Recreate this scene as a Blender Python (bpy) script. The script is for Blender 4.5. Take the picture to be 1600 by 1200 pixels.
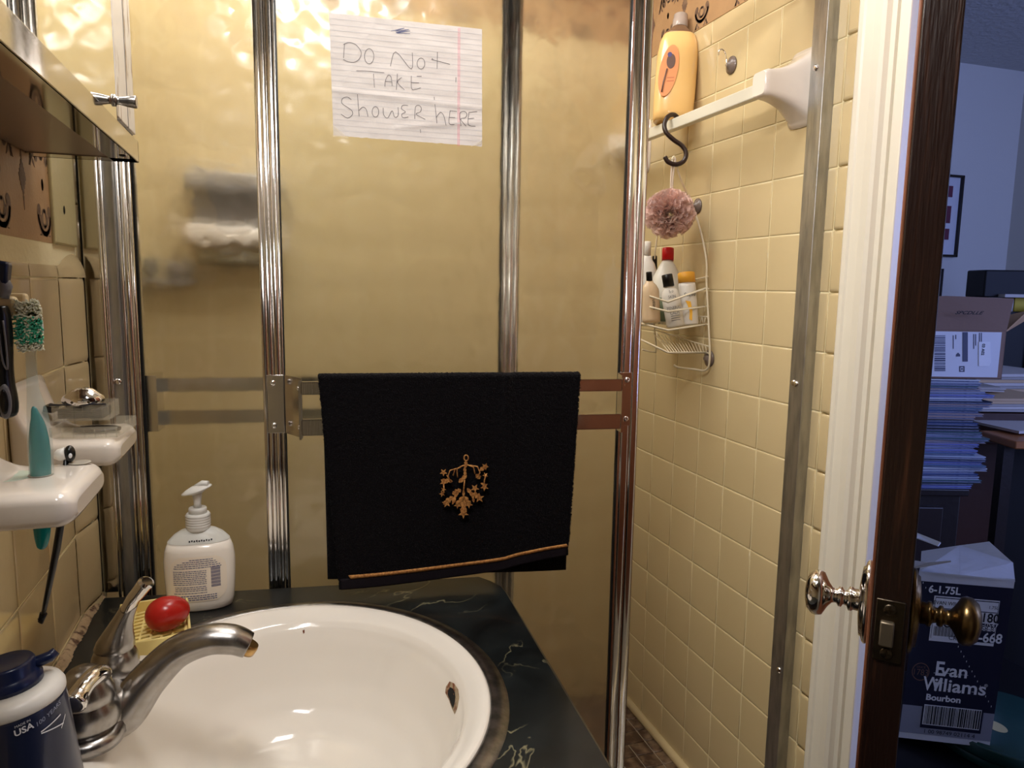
import bpy, bmesh, math, random
from mathutils import Vector, Matrix, noise
from mathutils.bvhtree import BVHTree
random.seed(7)
S = bpy.context.scene
for o in list(bpy.data.objects): bpy.data.objects.remove(o)
C = S.collection
PI = math.pi
# ------------------------------------------------------------------ camera
CZ = 1.30
FO, YAW, PITCH, ROLL = 1138.4661, 0.31325, 0.13212, 0.01535
fw = Vector((math.sin(YAW)*math.cos(PITCH), math.cos(YAW)*math.cos(PITCH), -math.sin(PITCH)))
r0 = Vector((math.cos(YAW), -math.sin(YAW), 0)); u0 = r0.cross(fw)
rt = r0*math.cos(ROLL)+u0*math.sin(ROLL); up = -r0*math.sin(ROLL)+u0*math.cos(ROLL)
cam = bpy.data.cameras.new('camera'); co = bpy.data.objects.new('camera', cam); C.objects.link(co)
co.matrix_world = Matrix(((rt.x, up.x, -fw.x, 0), (rt.y, up.y, -fw.y, 0), (rt.z, up.z, -fw.z, CZ), (0, 0, 0, 1)))
cam.sensor_width = 36; cam.lens = FO/1600*36; cam.clip_start = .01
S.camera = co
# ------------------------------------------------------------------ light and exposure
S.view_settings.view_transform = 'Standard'; S.view_settings.look = 'None'
S.view_settings.gamma = 1; S.view_settings.exposure = 0.30
W = bpy.data.worlds.new('world'); S.world = W; W.use_nodes = True
W.node_tree.nodes['Background'].inputs[0].default_value = (.5, .6, 1, 1)
W.node_tree.nodes['Background'].inputs[1].default_value = .02
S.cycles.max_bounces = 14; S.cycles.transmission_bounces = 10; S.cycles.transparent_max_bounces = 10
S.cycles.glossy_bounces = 6; S.cycles.diffuse_bounces = 5; S.cycles.sample_clamp_indirect = 4
S.cycles.use_denoising = True
def area(name, loc, target, sx, sy, power, col):
    l = bpy.data.lights.new(name, 'AREA'); l.shape = 'RECTANGLE'; l.size = sx; l.size_y = sy; l.energy = power; l.color = col
    o = bpy.data.objects.new(name, l); C.objects.link(o); o.location = loc
    o.rotation_euler = (Vector(target)-Vector(loc)).to_track_quat('-Z', 'Y').to_euler(); return o
area('vanity_light', (-.12, .42, 2.04), (.75, 1.15, .9), .50, .12, 9.8, (1, .975, .955))
area('bathroom_fill_light', (.25, .98, 2.42), (.25, 1.1, 0), .30, .30, 5, (1, .975, .955))  # unseen lamp, added to send light over the doors into the shower
area('shower_fill_light', (.14, 1.54, 2.42), (.14, 1.56, 0), .70, .40, 8.2, (1, .97, .93))  # added fill lamp that brightens the shower walls behind the glass
area('other_room_window', (3.2, -.9, 1.7), (1.6, 1.9, .9), 1.2, 1.2, 38, (.31, .42, 1))

# ------------------------------------------------------------------ places in the photograph
def ray(x, y): return fw + rt*(x-800)/FO - up*(y-600)/FO
CAM = Vector((0, 0, CZ))
def aX(x, y, c): d = ray(x, y); return CAM + d*(c/d.x)
def aY(x, y, c): d = ray(x, y); return CAM + d*(c/d.y)
def aZ(x, y, c): d = ray(x, y); return CAM + d*((c-CZ)/d.z)
def aD(x, y, c): return CAM + ray(x, y)*c
CT = .788                                   # counter height
SO = Vector((0, 1.249, 0)); SA = math.atan(.125)
SE = Vector((math.cos(SA), -math.sin(SA), 0)); SN = Vector((-math.sin(SA), -math.cos(SA), 0)); UZ = Vector((0, 0, 1))
def sh(u, w, z): return SO + SE*u + SN*w + UZ*z        # shower front frame: along, towards the camera, up
def pS(x, y, w):                                        # pixel -> (u, z) on the shower front plane w
    d = ray(x, y); t = (SO+SN*w-CAM).dot(SN)/d.dot(SN); p = CAM+d*t
    return (p-SO).dot(SE), p.z
def aPl(x, y, o, n):
    d = ray(x, y); return CAM + d*((o-CAM).dot(n)/d.dot(n))

# ------------------------------------------------------------------ materials
MATS = {}
def lin(c): return tuple(((v/255)/12.92 if v/255 <= .04045 else ((v/255+.055)/1.055)**2.4) for v in c)+(1,)
def mat(name, rgb, rough=.5, metal=0, bump=None, var=None, coat=0, trans=0, ior=1.45, sheen=0, spec=.5, scale3=(1, 1, 1), alpha=1, emit=None):
    if name in MATS: return MATS[name]
    m = bpy.data.materials.new(name); m.use_nodes = True; nt = m.node_tree; b = nt.nodes['Principled BSDF']
    I = b.inputs; I['Base Color'].default_value = lin(rgb); I['Roughness'].default_value = rough; I['Metallic'].default_value = metal
    I['Coat Weight'].default_value = coat; I['Coat Roughness'].default_value = .06; I['Transmission Weight'].default_value = trans
    I['IOR'].default_value = ior; I['Sheen Weight'].default_value = sheen; I['Specular IOR Level'].default_value = spec
    if alpha < 1: I['Alpha'].default_value = alpha
    if emit: I['Emission Color'].default_value = lin(emit[0]); I['Emission Strength'].default_value = emit[1]
    if bump or var:
        tc = nt.nodes.new('ShaderNodeTexCoord'); mp = nt.nodes.new('ShaderNodeMapping'); mp.inputs['Scale'].default_value = scale3
        nt.links.new(tc.outputs['Object'], mp.inputs[0])
    if bump:                                # (scale, distance)
        n = nt.nodes.new('ShaderNodeTexNoise'); n.inputs['Scale'].default_value = bump[0]; n.inputs['Detail'].default_value = 5
        nt.links.new(mp.outputs[0], n.inputs['Vector'])
        bp = nt.nodes.new('ShaderNodeBump'); bp.inputs['Distance'].default_value = bump[1]; bp.inputs['Strength'].default_value = 1
        nt.links.new(n.outputs[0], bp.inputs['Height']); nt.links.new(bp.outputs[0], I['Normal'])
    if var:                                 # (scale, rgb2, low, high)
        n = nt.nodes.new('ShaderNodeTexNoise'); n.inputs['Scale'].default_value = var[0]; n.inputs['Detail'].default_value = 6
        nt.links.new(mp.outputs[0], n.inputs['Vector'])
        r = nt.nodes.new('ShaderNodeValToRGB'); r.color_ramp.elements[0].position = var[2]; r.color_ramp.elements[1].position = var[3]
        r.color_ramp.elements[0].color = lin(rgb); r.color_ramp.elements[1].color = lin(var[1])
        nt.links.new(n.outputs[0], r.inputs[0]); nt.links.new(r.outputs[0], I['Base Color'])
    MATS[name] = m; return m
tile_m = mat('glazed_yellow_tile', (211, 191, 149), .13, coat=.3, bump=(9, .0012), var=(1.6, (203, 183, 139), .35, .7))
grout_m = mat('cream_grout', (236, 224, 182), .8, bump=(120, .0006))
paper_wall = mat('tan_wallpaper', (180, 144, 104), .45, bump=(200, .0004), var=(14, (166, 130, 92), .3, .7))
motif_m = mat('brown_damask_ink', (108, 84, 68), .6, var=(60, (132, 106, 84), .45, .6))
wall_paint = mat('white_wall_paint', (225, 222, 214), .7, bump=(150, .0005))
ceil_m = mat('textured_ceiling_paint', (205, 205, 205), .9, bump=(40, .008))
white_trim = mat('white_gloss_trim_paint', (238, 232, 216), .32, bump=(30, .0008))
olive_trim = mat('olive_cream_paint', (196, 184, 138), .35, bump=(60, .0005))
chrome = mat('chrome', (225, 222, 220), .07, 1)
alu = mat('polished_aluminium', (212, 208, 204), .11, 1, bump=(160, .00006), scale3=(4, 4, .15))
dull_alu = mat('weathered_aluminium', (186, 186, 184), .45, 1, bump=(90, .0006), var=(30, (156, 157, 157), .4, .7), scale3=(3, 3, .5))
nickel = mat('brushed_nickel', (172, 168, 164), .27, 1, bump=(500, .0001), var=(45, (150, 145, 140), .45, .7))
brass = mat('aged_brass', (132, 108, 72), .3, 1, bump=(60, .0008), var=(40, (96, 76, 50), .4, .65))
bronze = mat('tarnished_plate', (92, 82, 70), .35, 1, bump=(90, .0008))
ceramic = mat('white_glazed_ceramic', (236, 226, 214), .09, coat=.5)
porcelain = mat('white_enamel', (240, 233, 222), .1, coat=.4)
rust = mat('rust', (110, 58, 30), .9, bump=(300, .001)); black_hole = mat('black_hole', (12, 9, 8), .9)
wood_d = mat('dark_stained_wood', (34, 19, 15), .3, bump=(60, .0012), var=(22, (78, 46, 30), .55, .85), scale3=(6, 6, .35), coat=.3)
wood_b = mat('brown_stained_wood', (66, 34, 22), .6, bump=(50, .001), var=(20, (46, 22, 14), .4, .7), scale3=(6, 6, .4), spec=.2)
rubber = mat('black_gasket', (14, 14, 15), .5)
black_p = mat('black_plastic', (16, 16, 18), .28)
navy_p = mat('navy_plastic', (18, 30, 66), .3)
white_p = mat('white_plastic', (232, 228, 220), .35)
cream_p = mat('cream_plastic', (236, 214, 168), .4)
yellow_p = mat('yellow_plastic', (240, 218, 140), .35)
red_p = mat('red_plastic', (200, 24, 30), .3)
red_s = mat('red_soap', (178, 34, 26), .24, var=(30, (160, 28, 22), .3, .7))
teal_p = mat('translucent_teal_plastic', (20, 150, 150), .12, trans=.35)
clear_p = mat('clear_plastic', (200, 222, 216), .06, alpha=.2)
frost_p = mat('frosted_plastic', (236, 236, 230), .3, trans=.35, ior=1.3)
lotion = mat('pearly_soap', (240, 232, 220), .22, coat=.4)
paper_m = mat('white_paper', (216, 209, 203), .8, bump=(14, .004))
ink = mat('grey_ink', (105, 98, 100), .7); blue_ink = mat('blue_ink', (60, 70, 120), .6); pink_ink = mat('pink_ink', (226, 130, 150), .7); rule_ink = mat('pale_rule_ink', (206, 203, 204), .8)
gold_th = mat('gold_thread', (206, 150, 84), .42, metal=.3, bump=(700, .001), var=(300, (160, 104, 56), .4, .6))
terry = mat('black_terry', (13, 10, 14), .95, bump=(420, .006), sheen=.04, spec=.1)
terry_band = mat('black_woven_band', (24, 18, 24), .8, bump=(500, .001), spec=.2)
pink_n = mat('pink_nylon_net', (255, 220, 210), .7, sheen=.3, alpha=.5)
wire_m = mat('cream_coated_wire', (232, 220, 192), .35)
hook_m = mat('dark_brown_coated_hook', (50, 34, 30), .35)
orange_l = mat('amber_body_wash', (246, 204, 136), .2, coat=.5, var=(5, (242, 196, 122), .3, .7))
orange_lab = mat('orange_label', (240, 160, 104), .4)
card = mat('brown_cardboard', (150, 120, 104), .85, bump=(80, .0008)); card_in = mat('tan_cardboard', (190, 150, 110), .85)
navy_card = mat('navy_printed_card', (20, 24, 52), .45); white_card = mat('white_card', (225, 225, 232), .7, bump=(30, .003)); grey_card = mat('grey_printed_card', (150, 152, 168), .7)
label_w = mat('white_label', (232, 232, 238), .5); print_b = mat('black_print', (30, 30, 36), .6); white_ink = mat('white_print', (236, 236, 240), .6)
seal_ink = mat('brown_seal_print', (116, 86, 78), .6)
carpet = mat('brown_carpet', (120, 96, 84), .95, bump=(260, .006), var=(8, (104, 82, 72), .3, .7))
dark_wood2 = mat('dark_brown_furniture', (34, 25, 23), .4, bump=(40, .001)); desk_m = mat('orange_wood', (176, 112, 66), .35)
green_tin = mat('dark_green_tin', (16, 62, 54), .3); tan_mark = mat('tan_print', (176, 160, 110), .5)
mirror_m = mat('mirror_silver', (238, 238, 232), .015, 1)
band_m = mat('worn_white_mirror_edge', (235, 232, 230), .35, var=(90, (150, 124, 110), .52, .68), scale3=(1, 1, .5))

def marble():
    m = bpy.data.materials.new('dark_green_marble_laminate'); m.use_nodes = True; nt = m.node_tree; b = nt.nodes['Principled BSDF']; L = nt.links.new
    b.inputs['Roughness'].default_value = .3; b.inputs['Coat Weight'].default_value = .15
    tc = nt.nodes.new('ShaderNodeTexCoord')
    n1 = nt.nodes.new('ShaderNodeTexNoise'); n1.inputs['Scale'].default_value = 9; n1.inputs['Detail'].default_value = 8; n1.inputs['Distortion'].default_value = 1.2
    L(tc.outputs['Object'], n1.inputs['Vector'])
    r1 = nt.nodes.new('ShaderNodeValToRGB'); r1.color_ramp.elements[0].position = .35; r1.color_ramp.elements[1].position = .72
    r1.color_ramp.elements[0].color = lin((10, 13, 14)); r1.color_ramp.elements[1].color = lin((30, 35, 36)); L(n1.outputs[0], r1.inputs[0])
    n2 = nt.nodes.new('ShaderNodeTexNoise'); n2.inputs['Scale'].default_value = 5; n2.inputs['Detail'].default_value = 4; n2.inputs['Distortion'].default_value = 2.5
    L(tc.outputs['Object'], n2.inputs['Vector'])
    r2 = nt.nodes.new('ShaderNodeValToRGB'); e = r2.color_ramp.elements; e[0].position = .485; e[0].color = (0, 0, 0, 1); e[1].position = .5; e[1].color = (1, 1, 1, 1)
    e2 = r2.color_ramp.elements.new(.506); e2.color = (0, 0, 0, 1); L(n2.outputs[0], r2.inputs[0])
    n3 = nt.nodes.new('ShaderNodeTexNoise'); n3.inputs['Scale'].default_value = 7; L(tc.outputs['Object'], n3.inputs['Vector'])
    r3 = nt.nodes.new('ShaderNodeValToRGB'); r3.color_ramp.elements[0].position = .52; r3.color_ramp.elements[1].position = .66; L(n3.outputs[0], r3.inputs[0])
    mu = nt.nodes.new('ShaderNodeMath'); mu.operation = 'MULTIPLY'; L(r2.outputs[0], mu.inputs[0]); L(r3.outputs[0], mu.inputs[1])
    mx = nt.nodes.new('ShaderNodeMix'); mx.data_type = 'RGBA'; L(mu.outputs[0], mx.inputs['Factor']); L(r1.outputs[0], mx.inputs['A']); mx.inputs['B'].default_value = lin((130, 124, 96))
    L(mx.outputs['Result'], b.inputs['Base Color']); return m
marble_m = marble()
def obscure():
    m = bpy.data.materials.new('hammered_obscure_glass'); m.use_nodes = True; nt = m.node_tree; L = nt.links.new
    b = nt.nodes['Principled BSDF']; b.inputs['Base Color'].default_value = (1, 1, .97, 1); b.inputs['Roughness'].default_value = .15; b.inputs['Specular IOR Level'].default_value = .5
    b.inputs['Transmission Weight'].default_value = 1; b.inputs['IOR'].default_value = 1.45
    tc = nt.nodes.new('ShaderNodeTexCoord'); n = nt.nodes.new('ShaderNodeTexNoise'); n.inputs['Scale'].default_value = 14; n.inputs['Detail'].default_value = 2
    L(tc.outputs['Object'], n.inputs['Vector'])
    mx = nt.nodes.new('ShaderNodeMix'); mx.data_type = 'RGBA'; mx.blend_type = 'ADD'; mx.inputs['Factor'].default_value = .03
    L(tc.outputs['Object'], mx.inputs['A']); L(n.outputs['Color'], mx.inputs['B'])
    v = nt.nodes.new('ShaderNodeTexVoronoi'); v.feature = 'SMOOTH_F1'; v.inputs['Scale'].default_value = 30; v.inputs['Smoothness'].default_value = .55
    L(mx.outputs['Result'], v.inputs['Vector'])
    bp = nt.nodes.new('ShaderNodeBump'); bp.inputs['Distance'].default_value = .0028; bp.inputs['Strength'].default_value = 1; L(v.outputs['Distance'], bp.inputs['Height'])
    L(bp.outputs[0], b.inputs['Normal'])
    tr = nt.nodes.new('ShaderNodeBsdfTransparent'); tr.inputs[0].default_value = (.97, .98, .92, 1)
    ms = nt.nodes.new('ShaderNodeMixShader'); ms.inputs[0].default_value = .12
    L(b.outputs[0], ms.inputs[1]); L(tr.outputs[0], ms.inputs[2]); L(ms.outputs[0], nt.nodes['Material Output'].inputs['Surface'])
    return m
glass_m = obscure()

# ------------------------------------------------------------------ building helpers
WM = {}
def wm(o): return WM.get(o.name, Matrix.Identity(4)) if o else Matrix.Identity(4)
def props(o, label=None, cat=None, group=None, kind=None):
    if label: o['label'] = label
    if cat: o['category'] = cat
    if group: o['group'] = group
    if kind: o['kind'] = kind
    return o
def thing(name, label, cat, loc=(0, 0, 0), rz=0, group=None, M=None):
    o = bpy.data.objects.new(name, None); C.objects.link(o); o.empty_display_size = .02
    m = M if M is not None else Matrix.Translation(Vector(loc)) @ Matrix.Rotation(rz, 4, 'Z')
    o.matrix_world = m; WM[o.name] = m.copy(); return props(o, label, cat, group)
class B:
    """collects shapes, in world coordinates unless built with local=True"""
    def __init__(s): s.bm = bmesh.new()
    def face(s, pts, sm=False):
        f = s.bm.faces.new([s.bm.verts.new(Vector(p)) for p in pts]); f.smooth = sm; return s
    def hexa(s, b4, t4):
        vb = [s.bm.verts.new(Vector(p)) for p in b4]; vt = [s.bm.verts.new(Vector(p)) for p in t4]; fs = []
        n = len(vb); fs.append(s.bm.faces.new(vb[::-1])); fs.append(s.bm.faces.new(vt))
        for i in range(n): fs.append(s.bm.faces.new([vb[i], vb[(i+1) % n], vt[(i+1) % n], vt[i]]))
        return s
    def box(s, x0, x1, y0, y1, z0, z1, M=None, bev=0, seg=2):
        M = M or Matrix.Identity(4)
        t = bmesh.new(); bmesh.ops.create_cube(t, size=1)
        for v in t.verts: v.co = Vector(((x0+x1)/2+v.co.x*(x1-x0), (y0+y1)/2+v.co.y*(y1-y0), (z0+z1)/2+v.co.z*(z1-z0)))
        if bev:
            r_ = bmesh.ops.bevel(t, geom=t.edges[:], offset=bev, segments=seg, affect='EDGES', profile=.5)
            big = sorted(t.faces, key=lambda f: -f.calc_area())[:6]
            for f in t.faces: f.smooth = True
            for f in big: f.smooth = False
        t.transform(M); s.merge(t); return s
    def merge(s, t):
        me = bpy.data.meshes.new('tmp'); t.to_mesh(me); t.free(); s.bm.from_mesh(me); bpy.data.meshes.remove(me); return s
    def tube(s, pts, rad, seg=12, caps=True, flat=1.0, closed=False):
        pts = [Vector(p) for p in pts]; n = len(pts)
        if not hasattr(rad, '__len__'): rad = [rad]*n
        rings = []; nrm = None
        for i, p in enumerate(pts):
            if closed: d = pts[(i+1) % n]-pts[i-1]
            else: d = (pts[min(i+1, n-1)]-pts[max(i-1, 0)])
            d.normalize()
            if nrm is None:
                nrm = d.cross(Vector((0, 0, 1)));
                if nrm.length < .2: nrm = d.cross(Vector((1, 0, 0)))
            nrm = (nrm - d*nrm.dot(d)).normalized(); bi = d.cross(nrm)
            rings.append([s.bm.verts.new(p + nrm*math.cos(a)*rad[i] + bi*math.sin(a)*rad[i]*flat) for a in [2*PI*k/seg for k in range(seg)]])
        for i in range(n if closed else n-1):
            a, b = rings[i], rings[(i+1) % n]
            for k in range(seg):
                f = s.bm.faces.new([a[k], a[(k+1) % seg], b[(k+1) % seg], b[k]]); f.smooth = True
        if caps and not closed:
            s.bm.faces.new(rings[0][::-1]); s.bm.faces.new(rings[-1])
        return s
    def lathe(s, prof, M=None, seg=32, sx=1, sy=1, caps=True, lean=None):
        M = M or Matrix.Identity(4); rings = []
        for r, z in prof:
            ox, oy = lean(z) if lean else (0, 0)
            rings.append([s.bm.verts.new(M @ Vector((math.cos(2*PI*k/seg)*r*sx+ox, math.sin(2*PI*k/seg)*r*sy+oy, z))) for k in range(seg)])
        for i in range(len(rings)-1):
            for k in range(seg):
                f = s.bm.faces.new([rings[i][k], rings[i][(k+1) % seg], rings[i+1][(k+1) % seg], rings[i+1][k]]); f.smooth = True
        if caps: s.bm.faces.new(rings[0][::-1]); s.bm.faces.new(rings[-1])
        return s
    def ball(s, c, rx, ry=None, rz=None, M=None, seg=24):
        t = bmesh.new(); bmesh.ops.create_uvsphere(t, u_segments=seg, v_segments=seg//2, radius=1)
        ry = ry or rx; rz = rz or rx
        for f in t.faces: f.smooth = True
        t.transform(Matrix.Translation(Vector(c)) @ (M or Matrix.Identity(4)) @ Matrix.Diagonal((rx, ry, rz, 1))); s.merge(t); return s
    def prism(s, poly, M, h):               # poly in local xy, extruded along local z by h
        s.hexa([M @ Vector((p[0], p[1], 0)) for p in poly], [M @ Vector((p[0], p[1], h)) for p in poly]); return s
    def sheet(s, fn, nu, nv, sm=True):
        g = [[s.bm.verts.new(Vector(fn(i/nu, j/nv))) for i in range(nu+1)] for j in range(nv+1)]
        for j in range(nv):
            for i in range(nu):
                f = s.bm.faces.new([g[j][i], g[j][i+1], g[j+1][i+1], g[j+1][i]]); f.smooth = sm
        return s
    def ribbon(s, pts, w, M, h=.0004):      # flat stroke in local xy of M
        pts = [Vector((p[0], p[1])) for p in pts]
        L, R = [], []
        for i, p in enumerate(pts):
            d = pts[min(i+1, len(pts)-1)]-pts[max(i-1, 0)]
            if d.length < 1e-9: d = Vector((1, 0))
            d.normalize(); q = Vector((-d.y, d.x))*(w/2)
            L.append(p+q); R.append(p-q)
        for i in range(len(pts)-1):
            s.face([M @ Vector((*a, h)) for a in (R[i], R[i+1], L[i+1], L[i])])
        return s
    def text(s, body, M, size, x=0, y=0, h=.0004, sx=1, shear=0, bold=0, align='CENTER', rot=0):
        cu = bpy.data.curves.new('t', 'FONT'); cu.body = body; cu.size = size; cu.align_x = align; cu.align_y = 'CENTER'; cu.shear = shear; cu.offset = bold
        cu.resolution_u = 3
        ob = bpy.data.objects.new('t', cu); C.objects.link(ob)
        dg = bpy.context.evaluated_depsgraph_get(); me = bpy.data.meshes.new_from_object(ob.evaluated_get(dg))
        t = bmesh.new(); t.from_mesh(me); bpy.data.meshes.remove(me); bpy.data.objects.remove(ob); bpy.data.curves.remove(cu)
        t.transform(M @ Matrix.Translation((x, y, h)) @ Matrix.Rotation(rot, 4, 'Z') @ Matrix.Diagonal((sx, 1, 1, 1))); s.merge(t); return s
    def build(s, name, m, parent=None, local=False, label=None, cat=None, group=None, kind=None, solid=0, normals=True, origin=None):
        if normals and not solid: bmesh.ops.recalc_face_normals(s.bm, faces=s.bm.faces[:])
        P = wm(parent)
        if parent is None and origin is None and not local:
            vs = [v.co for v in s.bm.verts]; mn = [min(v[i] for v in vs) for i in range(3)]; mx = [max(v[i] for v in vs) for i in range(3)]
            origin = ((mn[0]+mx[0])/2, (mn[1]+mx[1])/2, mn[2])
        if parent is None and origin is not None: P = Matrix.Translation(Vector(origin))
        if not local: s.bm.transform(P.inverted())
        me = bpy.data.meshes.new(name); s.bm.to_mesh(me); s.bm.free(); me.materials.append(m)
        o = bpy.data.objects.new(name, me); C.objects.link(o)
        if parent: o.parent = parent; WM[o.name] = P.copy()
        else: o.matrix_world = P; WM[o.name] = P.copy()
        if solid:
            md = o.modifiers.new('solid', 'SOLIDIFY'); md.thickness = solid; md.offset = 0
        return props(o, label, cat, group, kind)
def frame(o, ex, ey):
    ex = Vector(ex).normalized(); ey = Vector(ey).normalized(); ez = ex.cross(ey).normalized()
    return Matrix(((ex.x, ey.x, ez.x, o[0]), (ex.y, ey.y, ez.y, o[1]), (ex.z, ey.z, ez.z, o[2]), (0, 0, 0, 1)))
def arc(cx, cy, rx, ry, a0, a1, n=14): return [(cx+rx*math.cos(math.radians(a0+(a1-a0)*i/n)), cy+ry*math.sin(math.radians(a0+(a1-a0)*i/n))) for i in range(n+1)]
def smooth(pts, n=6):
    out = []; P = [Vector(p) for p in pts]
    for i in range(len(P)-1):
        a, b, c, d = P[max(i-1, 0)], P[i], P[i+1], P[min(i+2, len(P)-1)]
        for k in range(n):
            t = k/n; out.append(.5*((2*b)+(-a+c)*t+(2*a-5*b+4*c-d)*t*t+(-a+3*b-3*c+d)*t**3))
    out.append(P[-1]); return out
def tiles(M, cells, h=.0014, g=.0026, r=.0035):
    """glazed tiles with pillowed edges on the local xy plane of M"""
    b = B()
    for (u0, u1, v0, v1) in cells:
        rings = []
        for ins, z in ((g/2, -.0005), (g/2, h*.5), (g/2+r*.3, h*.88), (g/2+r, h)):
            rings.append([b.bm.verts.new(M @ Vector(p)) for p in ((u0+ins, v0+ins, z), (u1-ins, v0+ins, z), (u1-ins, v1-ins, z), (u0+ins, v1-ins, z))])
        for i in range(3):
            for k in range(4):
                f = b.bm.faces.new([rings[i][k], rings[i][(k+1) % 4], rings[i+1][(k+1) % 4], rings[i+1][k]]); f.smooth = i > 0
        f = b.bm.faces.new(rings[3]); f.smooth = True
    return b

# ------------------------------------------------------------------ the room shell
XR, XL, YB = .949, -.29, 1.85
T = .1095
FLZ = .103                                           # shower floor
def struct(name, b, m, parent=None, **k): return b.build(name, m, parent, kind=None if parent else 'structure', **k)
# right wall, long slab with the doorway cut in it (y .33 - .945)
b = B().box(XR+.0014, XR+.07, .955, 2.0, 0, 2.44).box(XR+.0014, XR+.07, -1.3, .25, 0, 2.44).box(XR+.0014, XR+.07, .25, .955, 2.05, 2.44)
wr = struct('wall_right', b, grout_m)
Mr = frame((XR+.0014, 0, 0), (0, -1, 0), (0, 0, 1))     # local x = -y, local y = z, out = -x
rows = [CZ+.1088-T*k for k in range(-4, 12)]           # grout heights
zs = [z for z in rows if z > FLZ]; zs = sorted(zs) ; zs = [FLZ+.012]+zs
ys = [1.2645+T*k for k in range(0, 6)]; ys = [1.152]+ys
ys = [y for y in ys if y < YB]+[YB]
cells = [(-ys[i+1], -ys[i], zs[j], zs[j+1]) for i in range(len(ys)-1) for j in range(len(zs)-1)]
ztop = zs[-1]
cy = [1.152, 1.355, 1.51, 1.66, YB]
cells += [(-cy[i+1], -cy[i], ztop, ztop+.052) for i in range(4)]
cells += [(-1.152, -1.086, zs[j], zs[j+1]) for j in range(len(zs)-1)]+[(-1.152, -1.086, ztop, ztop+.052)]
cells += [(-1.152, -1.086, ztop+.052+.1095*k, ztop+.052+.1095*(k+1)) for k in range(4)]
tiles(Mr, cells).build('tile', tile_m, wr)
tiles(Mr, [(-1.083, -1.048, zs[j]-.0, zs[j+1]) for j in range(len(zs)-1)]+[(-1.083, -1.048, ztop+.1095*k, ztop+.1095*(k+1)) for k in range(5)], h=.006, r=.006).build('edge_tile', tile_m, wr)
B().tube([Vector((XR-.001, y, FLZ+.004)) for y in (1.0, YB)], .014, 10).build('floor_cove', tile_m, wr)
B().box(XR-.0005, XR+.004, 1.152, YB, ztop+.052, 2.44).build('wallpaper', paper_wall, wr)
# back wall of the shower
BZ = CZ+.64
b = B().box(-.45, 1.06, YB+.0014, YB+.1, 0, 2.44); wb = struct('wall_back', b, grout_m)
Mb = frame((0, YB+.0014, 0), (1, 0, 0), (0, 0, 1))
xs = [XR-T*k for k in range(12)]; xs = sorted([x for x in xs if x > XL])+[]; xs = [XL]+xs
zb = [BZ-T*k for k in range(0, 18)]; zb = sorted([z for z in zb if z > FLZ+.02]); zb = [FLZ]+zb
tiles(Mb, [(xs[i], xs[i+1], zb[j], zb[j+1]) for i in range(len(xs)-1) for j in range(len(zb)-1)]).build('tile', tile_m, wb)
B().box(XL, XR, YB, YB+.004, BZ, 2.44).build('wallpaper', paper_wall, wb)
# left wall
b = B().box(XL-.12, XL-.0014, -1.3, 2.0, 0, 2.44); wl = struct('wall_left', b, grout_m)
Ml = frame((XL-.0014, 0, 0), (0, 1, 0), (0, 0, 1))
TL = .126; lz = [CZ+.0035-TL*k for k in range(0, 10)]; lz = sorted([z for z in lz if z > 0]); lz = [0]+lz
ly = [1.283]+[1.18-TL*k for k in range(0, 14)]; ly = sorted(ly)
cells = [(ly[i], ly[i+1], lz[j], lz[j+1]) for i in range(len(ly)-2) for j in range(len(lz)-1)]
cells += [(1.29+T*k, 1.29+T*(k+1), FLZ+T*j, FLZ+T*(j+1)) for k in range(5) for j in range(16)]
tiles(Ml, cells).build('tile', tile_m, wl)
# the rounded corner column and rounded cap course on the left wall
b = B()
for j in range(len(lz)-1):
    z0, z1 = lz[j]+.0012, lz[j+1]-.0012
    def f(u, v, z0=z0, z1=z1):
        y = 1.1812+(1.281-1.1812)*u; e = min(1, v*14, (1-v)*14); q = math.sqrt(max(0, 1-(1-min(1, e))**2))
        x = XL-.0012 + .0012*q + .012*math.sin(u*PI/2)**2 * (1 if u < .9 else 1-(u-.9)*6)
        return (x, y, z0+(z1-z0)*v)
    b.sheet(f, 24, 28)
b.build('corner_tile', tile_m, wl, normals=False)
b = B()
cyl = ly[-2]
for y0, y1 in [(ly[i]+.0012, ly[i+1]-.0012) for i in range(len(ly)-2)]+[(1.1812, 1.281)]:
    def f(u, v, y0=y0, y1=y1):
        y = y0+(y1-y0)*u; a = v*PI/2
        ex = .012*math.sin(u*PI/2)**2 if y1 > 1.27 else 0
        return (XL-.014+.014*math.cos(a*1.0)+ex*math.cos(a), y, CZ+.0045+.034*v+.014*math.sin(a))
    b.sheet(f, 20, 16)
b.build('cap_tile', tile_m, wl, normals=False)
B().box(XL-.004, XL-.001, -1.3, 1.165, CZ+.05, 2.44).build('wallpaper', paper_wall, wl)
b = B().box(XL-.004, XL+.004, 1.165, 1.283, CZ+.05, 2.44, bev=.003); b.build('corner_trim', olive_trim, wl)
B().ball((XL+.0045, 1.215, CZ+.10), .0006, .004, .006).build('nail_hole', black_hole, wl)
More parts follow.
